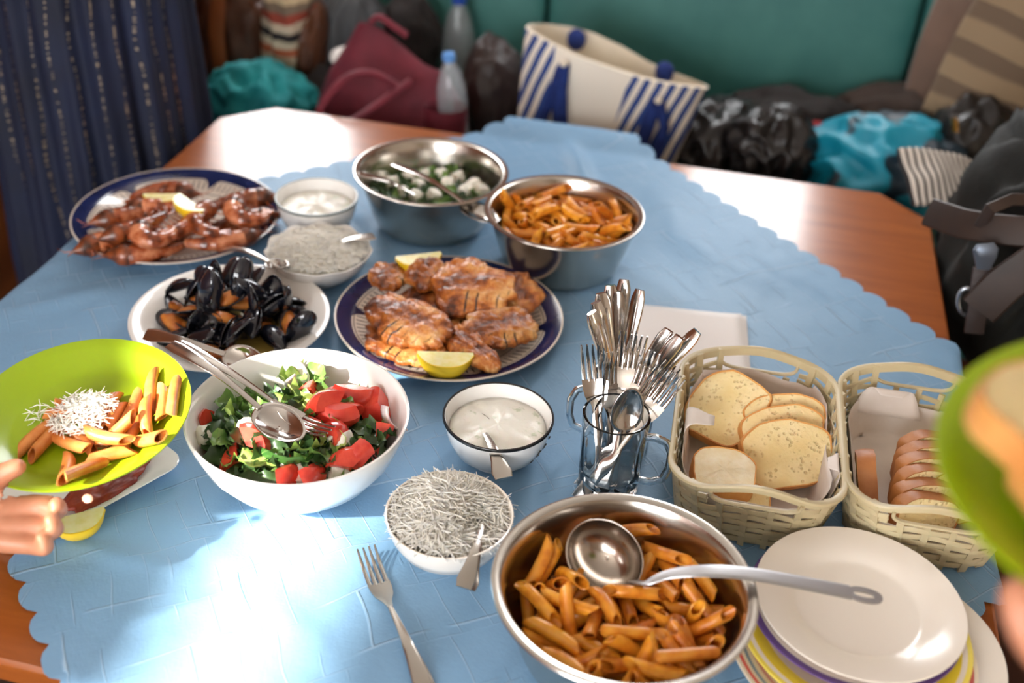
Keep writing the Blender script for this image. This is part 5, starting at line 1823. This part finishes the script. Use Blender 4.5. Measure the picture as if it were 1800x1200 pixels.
def bottle(name, label, loc, tilt, H, R, cap):
    o = thing(name, label, 'bottle', loc, tilt, 'plastic water bottles')
    prof = [(0, .004), (R * .7, 0), (R * .95, .004), (R, .015), (R, H * .30), (R * .95, H * .33), (R, H * .36), (R, H * .58), (R * .93, H * .70), (R * .62, H * .84), (R * .36, H * .915), (R * .34, H * .95)]
    MB().lathe(prof + [(R * .30, H * .95), (R * .32, H * .91), (R * .58, H * .835), (R * .90, H * .70), (R * .97, H * .58), (R * .97, .02), (R * .7, .004), (0, .007)], 40).build('body', m_plastic, o, True, 40)
    MB().lathe([(0, H * 1.0), (R * .36, H * 1.0), (R * .42, H * .993), (R * .42, H * .925), (R * .38, H * .92), (R * .36, H * .95), (0, H * .95)], 32).build('cap', cap, o, True, 40)
    MB().lathe([(R * .955, H * .36), (R * .97, H * .37), (R * .97, H * .55), (R * .955, H * .56)], 40).build('water_line', m_water, o) if False else None
    return o


bottle('water_bottle', 'large clear water bottle with blue cap standing against the bench back', EW(-.692, 2.64, -.30), (0, 0, TA), .365, .044, m_cap_d)
p0 = QE(781, 97, 2.13)
bottle('water_bottle', 'small clear water bottle with pale blue cap in the maroon bag', p0 + Vector((.028, .01, -.222)), (-.02, -.10, TA), .222, .031, m_cap)

heap('brown_bag', 'dark brown leather bag between the bottle and the striped tote', 'bag', 868, 190, 2.40, (.085, .10, .16), m_dkbrown, 21, (0, 0, 0), .06, 1.5)

# striped tote bag
t = NT('tote_stripes')
uvn = t.n('ShaderNodeSeparateXYZ', {0: t.co('UV')})
u_, v_ = uvn.outputs[0], uvn.outputs[1]
oxy = t.n('ShaderNodeSeparateXYZ', {0: t.co()})
ox, oz = oxy.outputs[0], oxy.outputs[2]
st = t.math('FRACT', t.math('ADD', t.math('MULTIPLY', ox, 38.0), t.math('ADD', t.math('MULTIPLY', oz, -15.0), t.math('MULTIPLY', t.noise(9, 2), .5))))
blue = t.math('LESS_THAN', st, .52)
mid = t.math('MULTIPLY', t.math('GREATER_THAN', t.math('ADD', ox, t.math('MULTIPLY', oz, -.06)), -.105), t.math('LESS_THAN', t.math('ADD', ox, t.math('MULTIPLY', oz, -.20)), .005))
blue = t.math('MULTIPLY', blue, t.math('SUBTRACT', 1.0, mid))
m_tote = t.out(**{'Base Color': t.mix(blue, lin((232, 222, 206)), lin((34, 66, 132))), 'Roughness': .85, 'Normal': t.bump(t.noise(320, 2), .3, .001)})
tote = thing('tote_bag', 'cream tote bag with blue stripes, tassels and pompoms behind the table', 'bag', EW(-.30, 2.28, -.30), ROT)


def tote_ring(v_, off=0.0, n=64):
    ring = []
    cl, cr = -.165 + .008 * v_, .150 + .085 * v_
    dp = .052 + .014 * v_ - off
    for i in range(n):
        a_ = 2 * PI * i / n
        ca, sa = math.cos(a_), math.sin(a_)
        x = (cl + cr) / 2 + ((cr - cl) / 2 - off) * math.copysign(abs(ca) ** .5, ca)
        y = dp * math.copysign(abs(sa) ** .6, sa)
        xs = (x - cl) / (cr - cl)
        zf = .432 - .078 * xs - .020 * math.sin(PI * xs)
        zb = .398 + .020 * math.sin(PI * min(1, xs * 1.5)) - .092 * xs
        k = .5 + .5 * math.copysign(abs(sa) ** .6, sa)
        zt = zf + (zb - zf) * k
        p = Vector((x, y + .05 * v_ * (.4 + .6 * k), zt * v_))
        bulge = math.sin(PI * v_) * .012
        p += Vector((0, bulge * sa, 0)) + Vector((0, .006 * noise.noise(Vector((x * 12, sa, v_ * 5))), 0))
        ring.append(p)
    return ring


MB().rings([tote_ring(k / 12) for k in range(13)], True, True, False, uv=True).build('body', m_tote, tote, True, 60)
MB().rings([tote_ring(k / 12, .006) for k in range(3, 13)], True, True, False).build('lining', m_cream_canvas, tote, True, 60)
top0, top1 = tote_ring(1.0), tote_ring(1.0, .006)
rr2 = [[a_, b_ + Vector((0, 0, .002)), b_] for a_, b_ in zip(top0, top1)]
MB().rings(rr2 + [rr2[0]], True, False, False).build('hem', m_cream_canvas, tote, True, 60)
tinv = (Matrix.Translation(tote.location) @ Euler(ROT).to_matrix().to_4x4()).inverted()


def tp(name, mbd, m):
    o = mbd.build(name, m, tote, True, 60)
    o.matrix_parent_inverse = tinv
    return o


for x, y in ((1013, 70), (1168, 127)):
    q = QE(x, y, 2.365)
    tp('pompom', MB().ico(q, (.020, .020, .023), 4, lambda p: p * (1 + .10 * nz(p, 9))), m_blue)
straps = []
for pts_ in ([(992, 112, 2.222), (984, 160, 2.206), (984, 210, 2.20), (996, 262, 2.20)], [(1155, 178, 2.222), (1140, 215, 2.206), (1125, 260, 2.20), (1112, 290, 2.20)]):
    straps.append(tp('strap', MB().sweep([QE(*p) for p in pts_], [.012, .015, .016, .017], .005, 10, up=(0, -1, .2), power=3), m_blue))
for pts_ in ([(1160, 178, 2.222), (1168, 225, 2.204), (1150, 288, 2.20)], [(985, 118, 2.222), (962, 190, 2.204), (940, 240, 2.20)]):
    tp('tassel', MB().sweep([QE(*p) for p in pts_], [.009, .010, .011], .005, 8, up=(0, -1, .2)), m_blue)
for k_, (x, y) in enumerate(((991, 112), (1157, 177))):
    MB().ico(QE(x, y, 2.212), (.008, .008, .007), 3).build('bead', m_cream_canvas, straps[k_])
arc = []
for i in range(13):
    a_ = PI * i / 12
    arc.append(QE(1040 - 42 * math.cos(a_), 278 - 38 * math.sin(a_), 2.20))
tp('handle', MB().sweep(arc, .011, .008, 10, up=(0, -1, .2)), m_blue)

# right part of the bench
heap('black_jacket', 'black leather jacket crumpled right of the striped tote', 'jacket', 1262, 258, 2.38, (.105, .11, .085), m_blackl, 31, (0, .2, 0), .30, 3.0)
heap('black_bag', 'glossy black bag in front of the dark jacket on the bench', 'bag', 1355, 264, 2.28, (.078, .075, .080), m_blackl, 33, (0, 0, .3), .30, 3.2)
heap('black_cloth', 'black cloth heap behind the turquoise bag', 'cloth', 1400, 225, 2.55, (.17, .075, .075), m_dkgrey, 34, (0, 0, 0), .25)
heap('red_cloth', 'small red cloth beside the turquoise bag', 'cloth', 1432, 256, 2.40, (.038, .05, .040), m_redcl, 35, (0, 0, 0), .3)
t = NT('turquoise_nylon')
msk = t.step(t.noise(7.5, 2, .5), .53, .57)
m_turq = t.out(**{'Base Color': t.mix(msk, lin((10, 138, 164)), lin((14, 40, 54))), 'Roughness': .5, 'Normal': t.bump(t.noise(24, 4), .6, .008)})
tq = heap('drawstring_bag', 'turquoise drawstring bag with dark panels lying on the bench', 'bag', 1540, 302, 2.30, (.145, .12, .095), m_turq, 38, (.1, -.25, 0), .30, 2.4)
cinv = (Matrix.Translation(tq.location) @ Euler((.1, -.25, TA)).to_matrix().to_4x4()).inverted()
for pts_ in ([(1596, 212, 2.30), (1630, 240, 2.27), (1655, 290, 2.24), (1640, 318, 2.22)], [(1600, 222, 2.29), (1640, 262, 2.24), (1660, 300, 2.22), (1620, 322, 2.20)]):
    o = MB().sweep([QE(*p) for p in pts_], .004, None, 8).build('cord', mat('turquoise_cord', (14, 130, 156), .6), tq)
    o.matrix_parent_inverse = cinv
bb = heap('black_handbag', 'black handbag with a brass buckle under the striped cushion', 'handbag', 1700, 260, 2.38, (.085, .07, .11), m_blackl, 41, (0, 0, 0), .16)
o = MB().sweep([QE(1677, 208, 2.29), QE(1679, 232, 2.285)], .0065, .004, 8, up=(0, -1, 0), power=4).build('buckle', mat('brass', (190, 150, 80), .25, 1.0), bb)
o.matrix_parent_inverse = (Matrix.Translation(bb.location) @ Euler((0, 0, TA)).to_matrix().to_4x4()).inverted()
heap('brown_blanket', 'dark brown blanket on the bench behind the turquoise bag', 'blanket', 1590, 210, 2.58, (.15, .08, .07), mat('brown_blanket_wool', (70, 58, 52), .9, 0, (54, 44, 40), 12), 43)


def pillow(label, c0, w, h, th, rot, m):
    def fn(p):
        k = max(abs(p.x), abs(p.z), 1e-6)
        r = math.hypot(p.x, p.z)
        s = r / k if k > 0 else 1
        x, z_ = p.x * (1 + (s - 1) * .80), p.z * (1 + (s - 1) * .80)
        y = p.y * (1 - min(1, k) ** 4 * .6)
        return Vector((x, y + .03 * noise.noise(p * 3), z_))
    o = MB().ico((0, 0, 0), (w / 2, th / 2, h / 2), 5, fn).build('cushion', m, None, True, 180, loc=c0, rot=rot)
    return tag(o, label, 'cushion', 'cushions at the right end of the bench')


pillow('plain beige-brown cushion leaning in the bench corner behind the striped one', QE(1706, 108, 2.60), .24, .30, .09, (-.22, .10, TA), mat('beige_velvet', (116, 92, 78), .85, 0, (98, 78, 66), 6, sheen=.5))
q = NT('taupe_stripes')
s_ = q.n('ShaderNodeSeparateXYZ', {0: q.co()})
v_ = q.math('FRACT', q.math('ADD', q.math('MULTIPLY', s_.outputs[2], 13.0), q.math('MULTIPLY', q.noise(5, 2), .5)))
m_pst = q.out(**{'Base Color': q.mix(q.math('MULTIPLY', q.step(v_, .45, .6), .75), lin((140, 120, 94)), lin((86, 70, 58))), 'Roughness': .85})
pillow('large taupe striped cushion at the right end of the bench', QE(1822, 100, 2.46), .34, .40, .12, (-.2, .26, TA), m_pst)

# side bench with a backpack at the right of the table
sb = thing('side_bench', 'dark padded side bench at the right edge of the picture', 'bench', EW(.82, 1.35, ZF), ROT)
MB().box((0, 0, .20), (.50, 1.4, .40)).build('base', m_wood_dark, sb, False)
cushion(.54, 1.42, .10).build('seat_cushion', m_dkbrown, sb, True, 60, loc=(0, 0, .43))
bp = heap('backpack', 'dark green canvas backpack with brown straps beside the table', 'backpack', 1812, 440, 1.80, (.122, .19, .20), m_dkgreen, 51, (0, 0, 0), .24, 2.4)
binv = (Matrix.Translation(bp.location) @ Euler((0, 0, TA)).to_matrix().to_4x4()).inverted()
m_belt = mat('brown_leather_belt', (48, 29, 17), .55, 0, (36, 22, 14), 20)


def bpp(name, pts_, w, h, m):
    o = MB().sweep([QE(*p) for p in pts_], w, h, 10, up=(-.3, -1, .5), power=4).build(name, m, bp)
    o.matrix_parent_inverse = binv
    return o


bpp('leather_flap', [(1632, 372, 1.66), (1690, 392, 1.60), (1745, 402, 1.57), (1830, 410, 1.55)], .022, .004, m_belt)
bpp('strap', [(1722, 398, 1.58), (1742, 366, 1.57), (1780, 350, 1.58), (1830, 352, 1.60)], .009, .003, m_belt)
bpp('strap', [(1720, 545, 1.52), (1765, 500, 1.52), (1830, 455, 1.52)], .028, .004, m_belt)
bpp('strap', [(1728, 470, 1.54), (1720, 530, 1.53), (1712, 585, 1.52)], .014, .004, m_dkbrown)
bpp('metal_hook', [(1732, 428, 1.535), (1733, 438, 1.53), (1732, 452, 1.53), (1728, 472, 1.53)], [.012, .0175, .0155, .0095], .0035, mat('grey_metal', (104, 112, 124), .35, .8))
ring = []
for i in range(25):
    a_ = 2 * PI * i / 24
    ring.append((1700 + 16 * math.cos(a_), 530 + 24 * math.sin(a_), 1.535))
bpp('metal_ring', ring, .003, .003, mat('steel_ring', (150, 156, 164), .3, 1.0))
t = NT('black_white_stripes')
uvn = t.n('ShaderNodeSeparateXYZ', {0: t.co('UV')})
st = t.math('LESS_THAN', t.math('FRACT', t.math('MULTIPLY', uvn.outputs[0], 12.0)), .42)
m_bw = t.out(**{'Base Color': t.mix(st, lin((206, 196, 184)), lin((34, 30, 30))), 'Roughness': .85})
c0 = QE(1648, 330, 2.02)


def sc(u, v):
    x, y = (u - .5) * .15, (v - .5) * .14
    return Vector((x, y, .035 * math.cos(x * 14) * math.cos(y * 9) + .008 * noise.noise(Vector((x * 20, y * 20, 1)))))


o = MB().grid(sc, 24, 20).build('striped_scarf', m_bw, None, True, 180, loc=c0, rot=(.35, .15, TA + .3))
solidify(o, .006)
tag(o, 'black and white striped scarf folded beside the backpack', 'scarf')

# ---------------------------------------------------------------- standing person at the left
t = NT('blue_glitter_dress')
uvn = t.n('ShaderNodeSeparateXYZ', {0: t.co('UV')})
u_, v_ = uvn.outputs[0], uvn.outputs[1]
ln = t.math('ABSOLUTE', t.math('SUBTRACT', t.math('FRACT', t.math('ADD', t.math('MULTIPLY', u_, 30.0), t.math('MULTIPLY', t.noise(2.6, 2, .5), 2.2))), .5))
ln = t.math('LESS_THAN', ln, .045)
dash = t.math('GREATER_THAN', t.noise(1.0, 1, .5, t.n('ShaderNodeCombineXYZ', {0: t.math('MULTIPLY', u_, 60.0), 1: t.math('MULTIPLY', v_, 260.0)}).outputs[0]), .56)
spark = t.math('MULTIPLY', ln, dash)
c = t.ramp(t.noise(6, 3), [(.3, (5, 12, 34)), (.7, (10, 24, 56))])
c = t.mix(t.math('MULTIPLY', ln, .6), c, lin((14, 18, 34)))
c = t.mix(spark, c, lin((170, 154, 132)))
m_dress = t.out(**{'Base Color': c, 'Roughness': t.math('SUBTRACT', .75, t.math('MULTIPLY', spark, .45)), 'Metallic': t.math('MULTIPLY', spark, .7), 'Normal': t.bump(t.noise(30, 4), .4, .006)})
PX = EW(-1.205, 1.87, ZF)
J = {'pel': (0, 0, .92), 'che': (0, 0, 1.22), 'nec': (.0, 0, 1.42), 'hea': (.02, 0, 1.50), 'top': (.02, 0, 1.64), 'hl': (.0, .09, .88), 'hr': (.0, -.09, .88), 'kl': (.01, .09, .48), 'kr': (.01, -.09, .48), 'al': (0, .09, .08), 'ar': (0, -.09, .08), 'tl': (.12, .10, .03), 'tr': (.12, -.10, .03),
     'sl': (0, .17, 1.37), 'sr': (0, -.17, 1.37), 'el': (.02, .23, 1.10), 'er': (.02, -.23, 1.10), 'wl': (.16, .20, 1.15), 'wr': (.16, -.18, 1.15), 'fl': (.25, .17, 1.17), 'fr': (.25, -.15, 1.17)}
RD = {'pel': .13, 'che': .12, 'nec': .05, 'hea': .085, 'top': .075, 'hl': .09, 'hr': .09, 'kl': .055, 'kr': .055, 'al': .04, 'ar': .04, 'tl': .035, 'tr': .035, 'sl': .055, 'sr': .055, 'el': .040, 'er': .040, 'wl': .028, 'wr': .028, 'fl': .025, 'fr': .025}
nm = list(J)
me = bpy.data.meshes.new('person')
me.from_pydata([J[k] for k in nm], [(nm.index(a_), nm.index(b_)) for a_, b_ in (('pel', 'che'), ('che', 'nec'), ('nec', 'hea'), ('hea', 'top'), ('pel', 'hl'), ('pel', 'hr'), ('hl', 'kl'), ('hr', 'kr'), ('kl', 'al'), ('kr', 'ar'), ('al', 'tl'), ('ar', 'tr'), ('che', 'sl'), ('che', 'sr'), ('sl', 'el'), ('sr', 'er'), ('el', 'wl'), ('er', 'wr'), ('wl', 'fl'), ('wr', 'fr'))], [])
me.materials.append(m_skin)
per = bpy.data.objects.new('person', me)
COL.objects.link(per)
per.location = PX
per.rotation_euler = ROT
sk = per.modifiers.new('skin', 'SKIN')
sk.use_smooth_shade = True
for v_, k in zip(me.skin_vertices[0].data, nm):
    v_.radius = (RD[k] * .8, RD[k] * .8)
me.skin_vertices[0].data[0].use_root = True
subsurf(per, 2)
tag(per, 'person in a long dark blue dress with glittering threads standing at the left', 'person')
rg = []
for k in range(40):
    s = k / 39
    z_ = .28 + 1.12 * s
    wx, wy = (.205 - .03 * s, .215 - .05 * s) if s < .68 else (.1846 - .075 * (s - .68) / .32, .181 + .02 * (s - .68) / .32)
    ring = []
    for i in range(220):
        a_ = 2 * PI * i / 220
        fo = .045 * math.sin(13 * a_ + 2.2 * math.sin(2.3 * s + a_)) + .040 * math.sin(27 * a_ + 1.3 + 3 * s) + .03 * noise.noise(Vector((math.cos(a_) * 9, math.sin(a_) * 9, s * 3)))
        k_ = 1 + fo * (1 - .55 * s)
        ring.append(Vector((wx * k_ * math.cos(a_), wy * k_ * math.sin(a_), z_)))
    rg.append(ring)
solidify(MB().rings(rg, True, False, False, uv=True).build('dress', m_dress, per, True, 180), .003)
hb = MB().ico((0, 0, 1.60), (.095, .09, .11), 4, lambda p: p * (1 + .05 * nz(p, 5)))
hb.build('hair', mat('brown_hair', (60, 38, 26), .5), per)
for o in PROTO:                      # the patterns themselves are not part of the scene
    for ch in list(o.children):
        bpy.data.objects.remove(ch)
    bpy.data.objects.remove(o)
